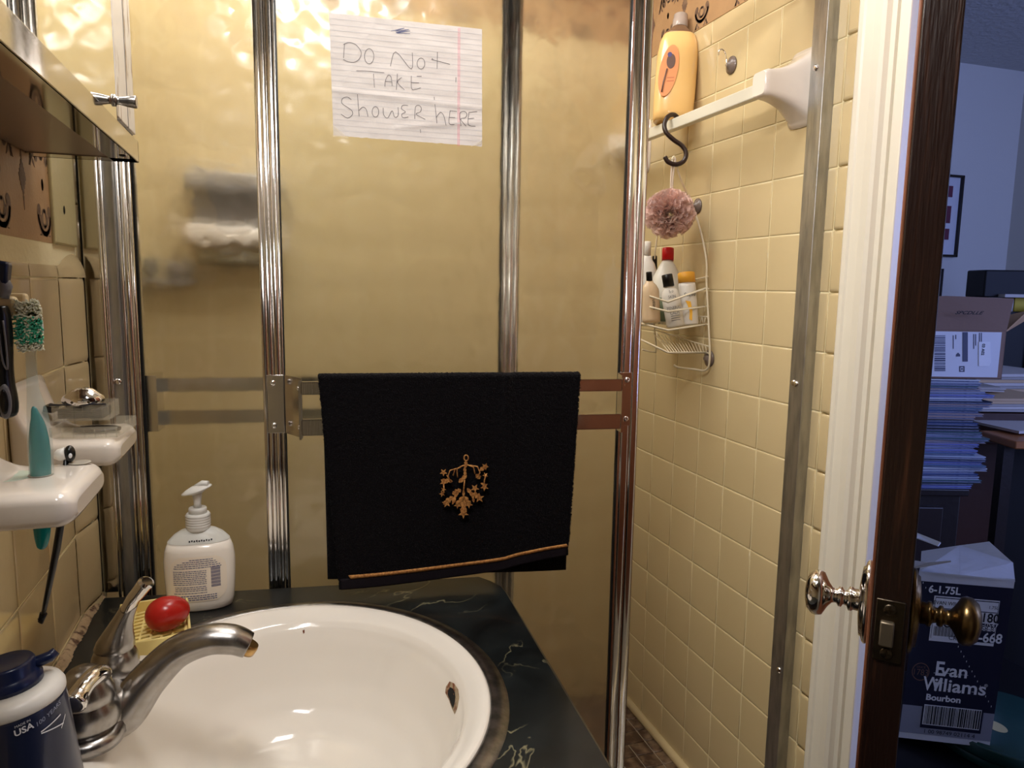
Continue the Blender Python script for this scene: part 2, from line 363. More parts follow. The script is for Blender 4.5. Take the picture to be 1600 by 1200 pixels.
# wallpaper motifs
def damask(b, M, cx, cy, s):
    def P(pts): b.ribbon([], 0, M) if not pts else b.prism([(cx+x*s, cy+y*s) for x, y in pts], M, .0004)
    n = 9; pts = []                                    # serrated diamond
    for q in range(4):
        D4 = [(0, .165), (.095, 0), (0, -.165), (-.095, 0)]; p0 = D4[q]; p1 = D4[(q+1) % 4]
        for i in range(n):
            t = i/n; k = 1 if i % 2 else .84
            pts.append(((p0[0]*(1-t)+p1[0]*t)*k, (p0[1]*(1-t)+p1[1]*t)*(k if i else 1)))
    P(pts); P([(.018, .15), (0, .26), (-.018, .15)]); P([(.018, -.15), (-.018, -.15), (0, -.26)])
    for sx in (-1, 1):                                 # scrolls and feather leaves between the diamonds
        for sy in (-1, 1):
            sp = [(sx*(.52-.02*a)+sx*.17*(1-a/9)*math.cos(a*.75)*1, sy*.26+sy*.2*(1-a/9)*math.sin(a*.75)) for a in [i*.35 for i in range(24)]]
            b.ribbon([(cx+x*s, cy+y*s) for x, y in sp], .05*s, M, .0004)
            sp = [(sx*(.52)+sx*.10*(1-a/8)*math.cos(a*.9), sy*.26+sy*.12*(1-a/8)*math.sin(a*.9)) for a in [i*.35 for i in range(18)]]
            b.ribbon([(cx+x*s, cy+y*s) for x, y in sp], .03*s, M, .0004)
            for k in range(6):
                t = k/6; bx, by = sx*(.40-.16*t), sy*(.42+.42*t); L = .16*(1-.4*t)
                for w in (-1, 1):
                    P([(bx, by), (bx+w*L*.5, by+sy*L*.55), (bx+w*L*.72, by+sy*L*1.05), (bx+w*L*.2, by+sy*L*.75)])
                P([(bx-.02, by), (bx+.02, by), (bx-sx*.03, by+sy*.11), (bx-sx*.06, by+sy*.11)])
    P(arc(.52, 0, .03, .05, 0, 330, 8)); P(arc(-.52, 0, .03, .05, 0, 330, 8))
def pattern(parent, M, u0, u1, v0, v1, s, ou=0, ov=0):
    b = B(); nu = int((u1-u0)/(s*1.04))+2; nv = int((v1-v0)/(s*1.0))+2
    for i in range(nu):
        for j in range(nv):
            cx = u0+ou+(i-.0)*s*1.04; cy = v0+ov+j*s
            if u0-.6*s < cx < u1+.6*s: damask(b, M, cx, cy, s)
    for ax, v, sg in ((0, u0, 1), (0, u1, -1), (1, v0, 1), (1, v1, -1)):
        no = (M.to_3x3() @ Vector((sg, 0, 0) if ax == 0 else (0, sg, 0))); pc = M @ Vector((v, 0, 0) if ax == 0 else (0, v, 0))
        bmesh.ops.bisect_plane(b.bm, geom=b.bm.verts[:]+b.bm.edges[:]+b.bm.faces[:], plane_co=pc, plane_no=-no, clear_outer=True)
    b.build('wallpaper_print', motif_m, parent)
pattern(wl, frame((XL-.001, 0, 0), (0, 1, 0), (0, 0, 1)), .55, 1.164, CZ+.058, CZ+.5, .155, ou=.0215, ov=.067)
pattern(wr, frame((XR-.0005, 0, 0), (0, -1, 0), (0, 0, 1)), -YB, -1.16, ztop+.054, ztop+.35, .15, ou=.06, ov=.075)
pattern(wb, frame((0, YB, 0), (1, 0, 0), (0, 0, 1)), XL, XR, BZ+.002, BZ+.35, .15, ou=.05, ov=.07)
# floors, ceiling, wall behind the camera
struct('floor', B().box(-.45, XR+.11, -1.35, 1.3, -.06, 0), mat('floor_vinyl', (150, 140, 122), .4))
# shower pan: brown mosaic
sf = struct('floor_1', B().box(-.45, XR+.004, 1.3, YB+.004, -.06, FLZ-.004), mat('mosaic_grout', (170, 156, 136), .8))
mos = mat('brown_mosaic_tile', (74, 54, 42), .35, var=(28, (128, 106, 84), .45, .65)); cells = []
for i in range(25):
    for j in range(11):
        if i % 2 == 0 and j % 3 == 0 and i < 24: cells.append((XL+i*.05, XL+(i+2)*.05, 1.305+j*.05, 1.305+(j+1)*.05))
        elif i % 2 == 1 and j % 3 == 0 and i < 24: pass
        else: cells.append((XL+i*.05, min(XL+(i+1)*.05, XR), 1.305+j*.05, min(1.305+(j+1)*.05, YB)))
tiles(frame((0, 0, FLZ-.004), (1, 0, 0), (0, 1, 0)), cells, h=.003, g=.003, r=.002).build('mosaic_tile', mos, sf)
struct('trim_1', B().box(XL, XR, -.05, .05, 0, FLZ+.02, Matrix.Translation(SO) @ Matrix.Rotation(-SA, 4, 'Z')), tile_m)
struct('ceiling', B().box(-.45, XR+.11, -1.35, 2.0, 2.44, 2.5), wall_paint)
struct('wall_front', B().box(-.45, XR+.11, -1.35, -1.25, 0, 2.44), wall_paint)
cl = thing('brown_reflector', 'tall brown stained closet behind the camera', 'closet', (.8, -.6, 0))  # invented block, put here so the metal stiles and bars reflect brown
B().box(.60, XR-.001, -1.24, .08, 0, 2.3, bev=.004).build('reflector_body', wood_b, cl)
for y in (-1.2, -.56): B().box(.58, .60, y, y+.6, .08, 2.2, bev=.004).build('door', wood_b, cl)  # front panels of the added block

# door casing on the right wall
Mc = frame((XR+.004, 0, 0), (0, -1, 0), (0, 0, 1))
b = B()
prof = [(-1.050, 0), (-1.050, .014), (-1.043, .019), (-1.034, .019), (-1.031, .016), (-1.008, .0165), (-1.006, .021), (-.990, .023), (-.983, .020), (-.980, .012), (-.978, .012), (-.970, .012), (-.968, 0)]
vb = [Vector((XR+.004-h, -u, 0)) for u, h in prof]; vt = [v+Vector((0, 0, 2.12)) for v in vb]
b.hexa(vb, vt); cas = struct('trim_2', b, white_trim)
b = B().box(XR-.006, XR+.075, .945, .9665, 0, 2.12, bev=.002).box(XR+.04, XR+.055, .93, .946, 0, 2.1); b.build('door_jamb', white_trim, cas)
B().box(XR-.006, XR+.075, .25, .2715, 0, 2.12, bev=.002).box(XR-.016, XR+.004, .17, .27, 0, 2.12, bev=.003).build('door_jamb', white_trim, cas)

# ------------------------------------------------------------------ the open bathroom door
EC = Vector((.5385, .5065, 0))                           # centre of the latch edge
HI = Vector((XR+.020, .918, 0)); 
dd = (EC-HI); dd.z = 0; LW = dd.length; dd.normalize(); tt = Vector((-dd.y, dd.x, 0))   # tt: across thickness
if tt.x < 0: tt = -tt
Md = Matrix(((tt.x, -dd.x, 0, EC.x), (tt.y, -dd.y, 0, EC.y), (0, 0, 1, .01), (0, 0, 0, 1)))   # local x = thickness to the other room, local y = away from latch edge
dr = thing('door_1', None, None, M=Md); props(dr, kind='structure')
HW = .0178; HL, HR = -.0178, .0165
B().box(HL+.003, HR, 0, LW-.01, 0, 2.03, Md, bev=.0015).build('door_leaf', wood_d, dr)
B().box(HL, HL+.0029, .003, LW-.01, .002, 2.028, Md, bev=.001).build('bathroom_face', mat('reddish_door_stain', (138, 86, 60), .4, bump=(50, .0008), var=(20, (108, 62, 42), .4, .7), scale3=(6, 6, .4)), dr)
kz = CZ-.3136-.01
def L(x, y, z): return Md @ Vector((x, y, z))
lp = B().box(-.0115, .0125, -.0022, .004, kz-.030, kz+.030, Md, bev=.0008).build('latch_plate', bronze, dr)
B().box(-.007, .005, -.008, .003, kz-.014, kz+.010, Md, bev=.0015).build('latch_bolt', mat('worn_bolt', (128, 116, 98), .4, .7), lp)
for z in (kz+.021, kz-.022):
    B().lathe([(.0055, 0), (.0055, .0012), (.0045, .002), (.001, .0021)], Md @ Matrix.Translation((0, -.0022, z)) @ Matrix.Rotation(PI/2, 4, 'X'), 16).box(-.004, .004, -.0047, -.0040, z-.0006, z+.0006, Md).box(-.0006, .0006, -.0047, -.004, z-.004, z+.004, Md).build('screw', bronze, lp)
# knobs: profile along +x (towards the other room) and -x (into the bathroom)
prof = [(.031, 0), (.032, .003), (.030, .005), (.027, .006), (.026, .008), (.013, .010), (.0125, .017), (.0145, .019), (.0145, .022), (.0095, .024), (.0085, .028), (.012, .030), (.012, .033), (.0085, .035), (.009, .040), (.014, .044), (.0175, .046), (.0255, .050), (.0275, .055), (.0265, .061), (.021, .067), (.010, .070), (.002, .0705)]
for side, m, nm in ((-1, chrome, 'chrome'), (1, brass, 'brass')):
    base = HL if side < 0 else HR
    M = Md @ Matrix.Translation((base, .045, kz+.006)) @ Matrix.Rotation(side*PI/2, 4, 'Y')
    k = B().lathe([(r*.85, z*.86) for r, z in prof[5:]], M, 40, sx=1.0, sy=.9).build('door_knob', m, dr, label=nm+' door knob')
    # oval knob head and long oval rosette
    B().lathe([(r, z) for r, z in prof[:6]], M, 40, sx=1.35, sy=.85).build('rosette', m, k)

# ------------------------------------------------------------------ shower enclosure
def ub(x, y, w): return pS(x, y, w)[0]
MS = Matrix.Translation(SO) @ Matrix.Rotation(-SA, 4, 'Z')     # local x along, local -y towards the camera
def sbox(b, u0, u1, w0, w1, z0, z1, bev=0): return b.box(u0, u1, -w1, -w0, z0, z1, MS, bev=bev)
def sprof(b, pts, z0, z1):                                     # pts (u, w) polygon extruded upwards
    b.hexa([sh(u, w, z0) for u, w in pts], [sh(u, w, z1) for u, w in pts]); return b
TOPZ, BOTZ = 1.86, FLZ+.03
def rib(b, u, w, r, z0=BOTZ, z1=TOPZ): b.tube([sh(u, w, z0), sh(u, w, z1)], r, 14); return b
encl = thing('shower_door_frame', 'fixed metal frame around the sliding shower doors', 'frame', tuple(sh(.3, 0, BOTZ)))
uL = ub(113, 300, .0); uL2 = ub(150, 900, 0)
u0 = -.298; 
b = B(); sbox(b, u0+.010, u0+.036, -.02, -.016, CT, TOPZ); sbox(b, u0+.036, u0+.038, -.02, -.004, CT, TOPZ)
sbox(b, u0+.010, u0+.013, -.07, -.02, BOTZ, TOPZ); b.build('wall_flange', alu, encl)
b = B(); sbox(b, u0+.005, u0+.0098, -.03, -.021, CT, TOPZ); b.build('gasket', rubber, encl)
b = B(); sbox(b, u0+.042, u0+.058, -.03, -.016, BOTZ, TOPZ, .001); b.build('jamb_channel', dull_alu, encl)
b = B(); sbox(b, u0+.056, u0+.078, -.07, -.032, BOTZ, TOPZ)
for u, w, r, fl in ((u0+.0385, -.005, .0022, 1.2), (u0+.042, -.014, .002, 1.2), (u0+.0605, -.028, .0022, 1.2), (u0+.068, -.030, .0025, 1.9), (u0+.0765, -.033, .0022, 1.3)): b.tube([sh(u, w, BOTZ), sh(u, w, TOPZ)], r, 14, flat=fl)
b.build('jamb_rib', alu, encl)
b = B()
for z in (CZ-.16, CZ-.9): b.lathe([(.006, 0), (.0055, .0025), (.002, .004)], MS @ Matrix.Translation((u0+.050, .016, z)) @ Matrix.Rotation(PI/2, 4, 'X'), 16)
b.build('screw', chrome, encl)
# right jamb channel standing on the tiled wall
b = B().box(XR-.016, XR+.002, 1.133, 1.1545, BOTZ, TOPZ, bev=.001).box(XR-.024, XR+.002, 1.108, 1.128, BOTZ, TOPZ, bev=.001).box(XR-.008, XR+.002, 1.127, 1.134, BOTZ, TOPZ)
rj = b.build('right_jamb', dull_alu, encl)
for y, z in ((1.126, CZ-.172), (1.143, CZ-.172), (1.130, CZ+.395), (1.12, CZ-.74)):
    B().ball((XR-.024 if y < 1.132 else XR-.016, y, z), .004, .006, .006).build('screw', chrome, rj)
b = B(); sbox(b, u0+.01, .95, -.08, .012, TOPZ, TOPZ+.05, .003); b.build('header_rail', alu, encl)
b = B(); sbox(b, u0+.06, .94, -.08, .012, BOTZ-.012, BOTZ+.012, .003); b.build('bottom_track', alu, encl)

def door_panel(name, label, ua, ub_, w, z0, z1, sw, ribs, glass_name='glass_pane', gap=0):
    d = thing(name, label, 'shower door', tuple(sh((ua+ub_)/2, w, z0)))
    for side in (0, 1):
        a = ua if side == 0 else ub_-sw
        b = B(); sbox(b, a, a+sw, w-.009, w+.002, z0, z1)
        for fu, r, fl in ribs[side]:
            b.tube([sh(a+sw*fu, w+.0018, z0), sh(a+sw*fu, w+.0018, z1)], r, 20, flat=fl)
        b.build('stile', alu, d)
    b = B(); sbox(b, ua+sw*.4, ub_-sw*.4, w-.009, w+.006, z1-.04, z1).build if False else sbox(b, ua+sw*.4, ub_-sw*.4, w-.009, w+.004, z1-.04, z1)
    b.build('top_rail', alu, d); b = B(); sbox(b, ua+sw*.4, ub_-sw*.4, w-.009, w+.004, z0, z0+.035); b.build('bottom_rail', alu, d)
    b = B(); sbox(b, ua+sw*.6, ub_-sw*.6, w-.0055, w-.0015, z0+.03, z1-.03); b.build(glass_name, glass_m, d)
    b = B(); sbox(b, ua+sw, ua+sw+.0022, w-.007, w+.001, z0+.035, z1-.04); sbox(b, ub_-sw-.0022-gap, ub_-sw-gap, w-.007, w+.001, z0+.035, z1-.04); b.build('gasket', rubber, d)
    return d
WF = -.004
ufl, ufr = ub(393, 0, WF), ub(1021, 0, WF)
front = door_panel('sliding_shower_door', 'front sliding shower door with obscure glass, towel bars and the taped note', ufl, ufr, WF, BOTZ+.01, TOPZ-.005, .033,
    ([(.15, .0024, 2), (.38, .0022, 1.9), (.55, .0012, 1.4), (.73, .0036, 1.3), (.94, .0018, 1.4)], [(.27, .0022, 3.6), (.77, .0024, 3.1)]), gap=.004)
b = B(); sbox(b, ufr-.037, ufr-.033, WF-.006, WF+.004, BOTZ+.03, TOPZ-.03, .0005); b.build('bright_edge', chrome, front)
WB = -.046
ubl = u0+.046; ubr = ub(812, 300, WB)
back = door_panel('sliding_shower_door', 'rear sliding shower door, its glass showing left of the chrome stile', ubl, ubr, WB, BOTZ+.01, TOPZ-.005, .032,
    ([(.5, .004, 1)], [(.2, .004, 1), (.5, .006, 1), (.82, .004, 1)]))
# towel bars of the rear door, on its shower side
rb = B()
for z in (CZ-.176, CZ-.233): sbox(rb, ubl+.05, ubr-.02, WB-.05, WB-.047, z-.012, z+.012)
rbo = rb.build('towel_bar', alu, back)
b = B()
for u in (ubl+.03, ubr-.03): sbox(b, u-.02, u+.02, WB-.05, WB-.01, CZ-.25, CZ-.155)
b.build('bar_bracket', alu, back)
# towel bars of the front door
WT = .055
zt0, zt1 = pS(480, 597, WT)[1], pS(480, 617, WT)[1]; zt2, zt3 = pS(480, 656, WT)[1], pS(480, 681, WT)[1]
ua, ue = ub(470, 600, WT), ub(972, 600, WT)
for za, zc in ((zt0, zt1), (zt2, zt3)):
    b = B(); sbox(b, ua, ue, WT-.003, WT, zc, za, .0006); b2 = b
    sbox(b2, ua, ue, WT-.011, WT, za-.0016, za); sbox(b2, ua, ue, WT-.011, WT, zc, zc+.0016)
    b2.build('towel_bar', alu, front)
for sgn, uo, ui in ((1, ub(418, 630, WF+.012), ua), (-1, ub(986, 630, WF+.012), ue)):
    k = sgn; zA, zB = zt0+.006, zt3-.004
    w1 = WF+.010
    b = B(); sbox(b, min(uo, uo+k*.026), max(uo, uo+k*.026), w1, w1+.002, zB, zA, .0005)
    um = uo+k*.026
    b.hexa([sh(um, w1, zB), sh(um+.0015, w1, zB), sh(ui+.0015, WT-.002, zB), sh(ui, WT-.002, zB)], [sh(um, w1, zA), sh(um+.0015, w1, zA), sh(ui+.0015, WT-.002, zA-.0), sh(ui, WT-.002, zA)])
    sbox(b, min(ui, ui-k*.004), max(ui, ui-k*.004), WT-.02, WT+.002, zB-.002, zA-.004)
    br = b.build('bar_bracket', alu, front)
    for z in (zA-.013, zB+.013):
        B().lathe([(.0052, 0), (.005, .002), (.003, .0035), (.0016, .0036), (.0015, .002)], MS @ Matrix.Translation((uo+k*.009, -(w1+.002), z)) @ Matrix.Rotation(PI/2, 4, 'X'), 16).build('screw', chrome, br)
    for z in (zA-.017, zB+.017):
        B().ball(sh(ui-k*.005, WT-.008, z), .003, .003, .004).build('screw', chrome, br)

# ------------------------------------------------------------------ the handwritten note
WN = WF-.0012
cn = [pS(514, 20, WN), pS(753, 46, WN), pS(753, 229, WN), pS(521, 212, WN)]
nt_ = thing('handwritten_note', 'lined paper note reading DO NOT TAKE SHOWER HERE, taped to the glass', 'note', tuple(sh(cn[3][0], WN, cn[3][1])))
def nuv(u, v):                                            # bilinear in the sheet, v down
    a = [cn[0][i]*(1-u)+cn[1][i]*u for i in (0, 1)]; c = [cn[3][i]*(1-u)+cn[2][i]*u for i in (0, 1)]
    return a[0]*(1-v)+c[0]*v, a[1]*(1-v)+c[1]*v
def crease(u, v):
    h = .0011+.0010*noise.noise(Vector((u*4, v*5, 0)))+.0006*noise.noise(Vector((u*9+3, v*12, 4)))
    h += .0011*math.exp(-((v-.62-.05*u)/.02)**2)+.0009*math.exp(-((v-.86+.18*(u-.6))/.018)**2)*(u > .4)+.0008*math.exp(-((u+v*.4-.3)/.02)**2)
    return max(h, .0002)
def nfn(u, v, e=0):
    vv = v
    if v > .97: vv = v+.006*noise.noise(Vector((u*30, 0, 1)))
    a, z = nuv(u, vv); return sh(a, WN+crease(u, v)+e, z)
B().sheet(nfn, 90, 70).build('paper_sheet', paper_m, nt_, normals=False)
def px2uv(X, Y):
    x, y = 480+X/4.6156, Y/4.6154
    p = pS(x, y, WN)
    u, v = .5, .5
    for _ in range(12):
        q = nuv(u, v); e = .001; qu = nuv(u+e, v); qv = nuv(u, v+e)
        a, b_, c, d = (qu[0]-q[0])/e, (qv[0]-q[0])/e, (qu[1]-q[1])/e, (qv[1]-q[1])/e; det = a*d-b_*c
        ru, rv = p[0]-q[0], p[1]-q[1]; u += (d*ru-b_*rv)/det; v += (-c*ru+a*rv)/det
    return u, v
def nline(b, uvs, w, e=.0003):
    P = [nfn(u, v, e) for u, v in uvs]
    for i in range(len(P)-1):
        d = (P[i+1]-P[i]);
        if d.length < 1e-7: continue
        d.normalize(); q = SN.cross(d)*(w/2); ex = d*w*.2
        b.face([P[i]-q-ex, P[i+1]-q+ex, P[i+1]+q+ex, P[i]+q-ex])
b = B()
for k in range(1, 22):
    v = k/22.; nline(b, [(i/40, v) for i in range(41)], .0006)
b.build('ruled_line', rule_ink, nt_, normals=False)
b = B()
for x in (1090, 1100): nline(b, [px2uv(x-4*(y/1050), y) for y in range(205, 1056, 25)], .0007)
b.build('margin_line', pink_ink, nt_, normals=False)
ST = [[(270, 318), (262, 420)], [(262, 325), (300, 310), (350, 325), (388, 375), (380, 420), (345, 450), (300, 448), (262, 432)], arc(447, 408, 34, 55, -90, 270),
  [(600, 480), (638, 375), (750, 500), (757, 383)], arc(820, 460, 28, 40, -90, 270), [(900, 422), (906, 430)], [(938, 378), (936, 497)], [(895, 430), (1028, 465)],
  [(355, 513), (440, 515), (555, 528)], [(478, 535), (485, 632)], [(560, 625), (565, 580), (585, 545), (605, 560), (612, 620)], [(562, 590), (610, 592)], [(650, 535), (643, 648)], [(680, 562), (650, 595), (700, 648)],
  [(750, 550), (752, 640), (785, 645), (818, 635)], [(790, 552), (824, 552)], [(752, 598), (805, 600)],
  [(318, 720), (290, 702), (255, 712), (250, 745), (290, 775), (322, 800), (325, 830), (290, 852), (245, 825)], [(362, 683), (375, 840)], [(372, 800), (400, 775), (425, 790), (438, 842)], arc(492, 808, 24, 38, -90, 270),
  [(548, 780), (552, 830), (580, 852), (612, 800), (630, 845), (655, 835), (655, 775)], [(725, 762), (690, 760), (680, 785), (708, 808), (682, 825), (690, 850), (728, 845)], [(775, 858), (780, 775), (805, 762), (822, 780), (815, 808), (785, 825), (850, 862)],
  [(915, 700), (935, 890)], [(930, 850), (960, 812), (985, 840), (1000, 905)], [(1030, 800), (1022, 890), (1060, 900)], [(1030, 800), (1078, 805)], [(1026, 848), (1065, 850)], [(1108, 910), (1100, 822), (1130, 805), (1150, 822), (1140, 850), (1105, 862), (1145, 912)], [(1165, 815), (1160, 900), (1212, 912)], [(1165, 812), (1224, 806)], [(1162, 858), (1202, 855)], [(815, 935), (818, 958)], [(1072, 560), (1070, 595)]]
b = B()
for s_ in ST:
    uv = [px2uv(*p) for p in (smooth([Vector((q[0], q[1], 0)) for q in s_], 4) if len(s_) > 2 and len(s_) < 12 else [Vector((q[0], q[1], 0)) for q in s_])] if False else [px2uv(q[0], q[1]) for q in (smooth([Vector((p[0], p[1], 0)) for p in s_], 4) if 2 < len(s_) < 12 else [Vector((p[0], p[1], 0)) for p in s_])]
    nline(b, uv, .00085, .0005)
b.build('pencil_writing', ink, nt_, normals=False)
b = B(); nline(b, [px2uv(*p) for p in [(605, 225), (700, 205), (635, 225), (735, 215), (640, 235), (742, 225), (645, 240), (742, 246)]], .0006, .0005); b.build('pen_scribble', blue_ink, nt_, normals=False)
tape = mat('clear_tape', (235, 225, 205), .25, trans=.5, alpha=.6)
for P in ([(188, 905), (188, 990), (300, 998)], [(1175, 1062), (1258, 1040), (1258, 1010)]):
    q = [pS(480+x/4.6156, y/4.6154, WN) for x, y in P]
    B().face([sh(a, WN+.0034, z) for a, z in q]).build('tape_corner', tape, nt_)

# ------------------------------------------------------------------ towel
WFn = WT+.0075
TU0, TU1 = ub(498, 600, WFn), ub(906, 600, WFn)
tw = thing('hand_towel', 'black terry hand towel with gold leaf embroidery hanging over the towel bars', 'towel', tuple(sh((TU0+TU1)/2, WT, CZ-.5)))
ztop_t = zt0+.006
TLp = [pS(498, 592, WFn), pS(906, 590, WFn)]; BLp = [pS(530, 916, WFn+.004), pS(887, 872, WFn+.004)]
def fold(u, v):
    f = .006*math.exp(-((u-.71)/.02)**2)*math.exp(-v*2.2) + .0035*math.sin(u*7+1)*v + .006*v*math.exp(-((u-.80)/.08)**2)
    return f
def tfront(u, v, e=0, rough=1):
    a = TLp[0][0]*(1-u)+TLp[1][0]*u; c = BLp[0][0]*(1-u)+BLp[1][0]*u
    zt = ztop_t; zb = BLp[0][1]*(1-u)+BLp[1][1]*u + .008*math.sin(u*PI*1.1)*-.6 + (.010*(1/(1+math.exp(-(u-.74)*40)))-.006)*1.0
    uu = a*(1-v)+c*v; z = zt*(1-v)+zb*v
    x = noise.noise(Vector((u*90, v*75, 0)))*.0012*rough+noise.noise(Vector((u*230, v*200, 5)))*.0011*rough
    return sh(uu+.0012*noise.noise(Vector((v*60, 3, u*2)))*rough, WFn+fold(u, v)+x+e, z)
def fsheet(u, v):
    # over the bar: v<0.06 curves back
    if v < .05:
        a = (1-v/.05)*PI/2; p = tfront(u, 0); return p - SN*(.010*(1-math.cos(a))) + UZ*(.006*math.sin(a)-0.0+.0015*noise.noise(Vector((u*150, v*40, 2))))
    return tfront(u, (v-.05)/.95)
tf = B().sheet(fsheet, 230, 190).build('towel_front', terry, tw, normals=False, solid=.003)
b = B(); random.seed(31)
for k in range(34000):
    u, v = random.random(), random.random()**.95
    if v > .93: continue
    edge = k % 5 == 0
    if k % 10 == 0: u = random.choice((0, 1))
    elif edge: v = random.uniform(0, .05)
    p = fsheet(u, v)-SN*-.0012; d = Vector((random.gauss(0, 1), random.gauss(0, 1), random.gauss(0, 1))).normalized(); e_ = d.orthogonal()*.0005; d = (d*(.0026 if edge else .0016)+SN*.0010)
    b.face([p-e_, p+e_, p+d])
b.build('terry_loops', terry, tw, normals=False)
def bsheet(u, v):
    a0, a1 = TU0+.004, TU1-.004
    l, r = pS(512, 905, WT-.012), pS(884, 890, WT-.012)
    uu = (a0*(1-u)+a1*u)*(1-v)+(l[0]*(1-u)+r[0]*u)*v; z = (ztop_t-.0)*(1-v)+(l[1]*(1-u)+r[1]*u)*v
    return sh(uu, WT-.014-.004*math.sin(v*PI)+.002*math.sin(u*9)*v, z)
B().sheet(bsheet, 80, 60).build('towel_back', terry, tw, normals=False, solid=.005)
B().sheet(lambda u, v: tfront(.008+u*.985, .947+v*.053, .0022, 0), 90, 6).build('woven_band', terry_band, tw, normals=False, solid=.001)
b = B()
random.seed(3)
for i in range(240):
    u = .045+.945*i/240; p = tfront(u, .93, .0035, 0); q = tfront(u+.009, .947, .0035, 0)
    b.tube([p, (p+q)/2+SN*.0012, q], .00085, 5)
b.build('gold_stitching', gold_th, tw)
def tpx(X, Y, e=.004):                                   # px in the photograph -> on the towel front
    d = ray(X, Y); t = (SO+SN*(WFn+.006+e)-CAM).dot(SN)/d.dot(SN); return CAM+d*t
def cpx(X, Y): return 660+X/5., 690+Y/5.
b = B()
def leaf(x0, y0, x1, y1, w, lobes=3):                   # crop coordinates; a pointed lobed leaf
    dx, dy = x1-x0, y1-y0; Ln = math.hypot(dx, dy); dx /= Ln; dy /= Ln; px, py = -dy, dx
    L1, L2 = [], []
    for i in range(lobes*4+1):
        t = i/(lobes*4); env = math.sin(PI*min(1, t*.85+.08))**.7*w
        wv = env*(.50+.50*abs(math.sin(t*lobes*PI)))
        L1.append((x0+dx*Ln*t+px*wv, y0+dy*Ln*t+py*wv)); L2.append((x0+dx*Ln*t-px*wv, y0+dy*Ln*t-py*wv))
    for i in range(len(L1)-1):
        b.hexa([tpx(*cpx(*q), .001) for q in (L2[i], L2[i+1], L1[i+1], L1[i])], [tpx(*cpx(*q), .0045) for q in (L2[i], L2[i+1], L1[i+1], L1[i])])
def star(cx, cy, r, rot=0, n=5):
    pts = [(cx+math.cos(rot+i*PI/n)*(r if i % 2 == 0 else r*.42), cy+math.sin(rot+i*PI/n)*(r if i % 2 == 0 else r*.42)) for i in range(2*n)]
    b.hexa([tpx(*cpx(*q), .001) for q in pts][::-1], [tpx(*cpx(*q), .0045) for q in pts][::-1])
def stem(pts, w=.0011): b.tube([tpx(*cpx(*p), .0042) for p in pts], w, 6)
stem(arc(342, 127, 17, 22, 0, 360, 16)); leaf(342, 150, 335, 205, 16, 2); leaf(330, 200, 335, 270, 14, 2); leaf(345, 260, 285, 320, 20, 2)
stem([(330, 300), (325, 350), (322, 400)]); stem(smooth([Vector((p[0], p[1], 0)) for p in [(340, 180), (300, 195), (270, 215), (275, 280)]], 4) and [(340, 180), (300, 195), (270, 215), (275, 280)])
stem([(300, 200), (255, 215), (240, 265)]); stem([(270, 210), (215, 225), (200, 270), (225, 320)]); star(165, 240, 32, .3); stem([(190, 262), (215, 300)])
stem([(350, 180), (400, 200), (410, 250)]); stem([(370, 185), (430, 195), (450, 240), (430, 290)]); leaf(450, 225, 505, 185, 20, 2); star(490, 195, 30, .1); leaf(420, 255, 450, 290, 18, 2)
star(435, 270, 26); stem([(500, 250), (485, 300), (480, 350)]); star(492, 262, 24, .5); star(485, 355, 34, .4); leaf(455, 325, 500, 340, 10, 2)
leaf(150, 300, 235, 310, 18, 3); star(165, 318, 32, .2); stem([(165, 330), (170, 380), (160, 410)]); star(165, 375, 22); star(155, 408, 26, .6)
leaf(300, 375, 235, 410, 24, 3); leaf(275, 380, 235, 490, 16, 2); leaf(240, 430, 165, 490, 24, 3); star(190, 480, 38, .8)
leaf(350, 365, 400, 430, 18, 2); star(410, 365, 36, .2); leaf(400, 400, 455, 450, 24, 3); star(445, 440, 40, .9); leaf(390, 410, 402, 475, 12, 2)
leaf(322, 370, 322, 440, 10, 1); leaf(325, 430, 262, 500, 24, 2); leaf(328, 430, 372, 500, 24, 2); star(275, 495, 32, .4); star(362, 490, 34, .2)
leaf(322, 440, 322, 580, 30, 2); star(320, 560, 44, .3)
b.build('embroidery', gold_th, tw)

# ------------------------------------------------------------------ towel bar on the shower wall
tb = thing('ceramic_towel_bar', 'white ceramic towel bar with flared posts on the yellow shower wall', 'towel bar', (XR, 1.5, CZ+.37))
BX, BZ_ = .872, CZ+.371
B().box(BX-.009, BX+.009, 1.19, 1.80, BZ_-.012, BZ_+.012, bev=.002).build('bar', mat('white_bar_plastic', (226, 222, 206), .25), tb)
for yc in (1.188, 1.815):
    b = B(); n = 26; cs = []
    for i in range(n+1):
        t = i/n; x = XR+.001-(XR-BX+.024)*t
        k = (1-t)**2.2
        hz = .024+.046*k if t > .06 else .070
        hy = .021+.020*k if t > .06 else .041
        if t > .93: hz *= 1-(t-.93)*2.2; hy *= 1-(t-.93)*2.2
        cs.append((x, hy, hz))
    rings = []
    for x, hy, hz in cs:
        ring = []
        for q in range(32):
            a = 2*PI*q/32; c, s_ = math.cos(a), math.sin(a); e = .38
            ring.append(b.bm.verts.new((x, yc+hy*math.copysign(abs(c)**e, c), BZ_+.004+hz*math.copysign(abs(s_)**e, s_))))
        rings.append(ring)
    for i in range(n):
        for q in range(32):
            f = b.bm.faces.new([rings[i][q], rings[i][(q+1) % 32], rings[i+1][(q+1) % 32], rings[i+1][q]]); f.smooth = True
    b.bm.faces.new(rings[0]); b.bm.faces.new(rings[-1])
    b.build('post', ceramic, tb)
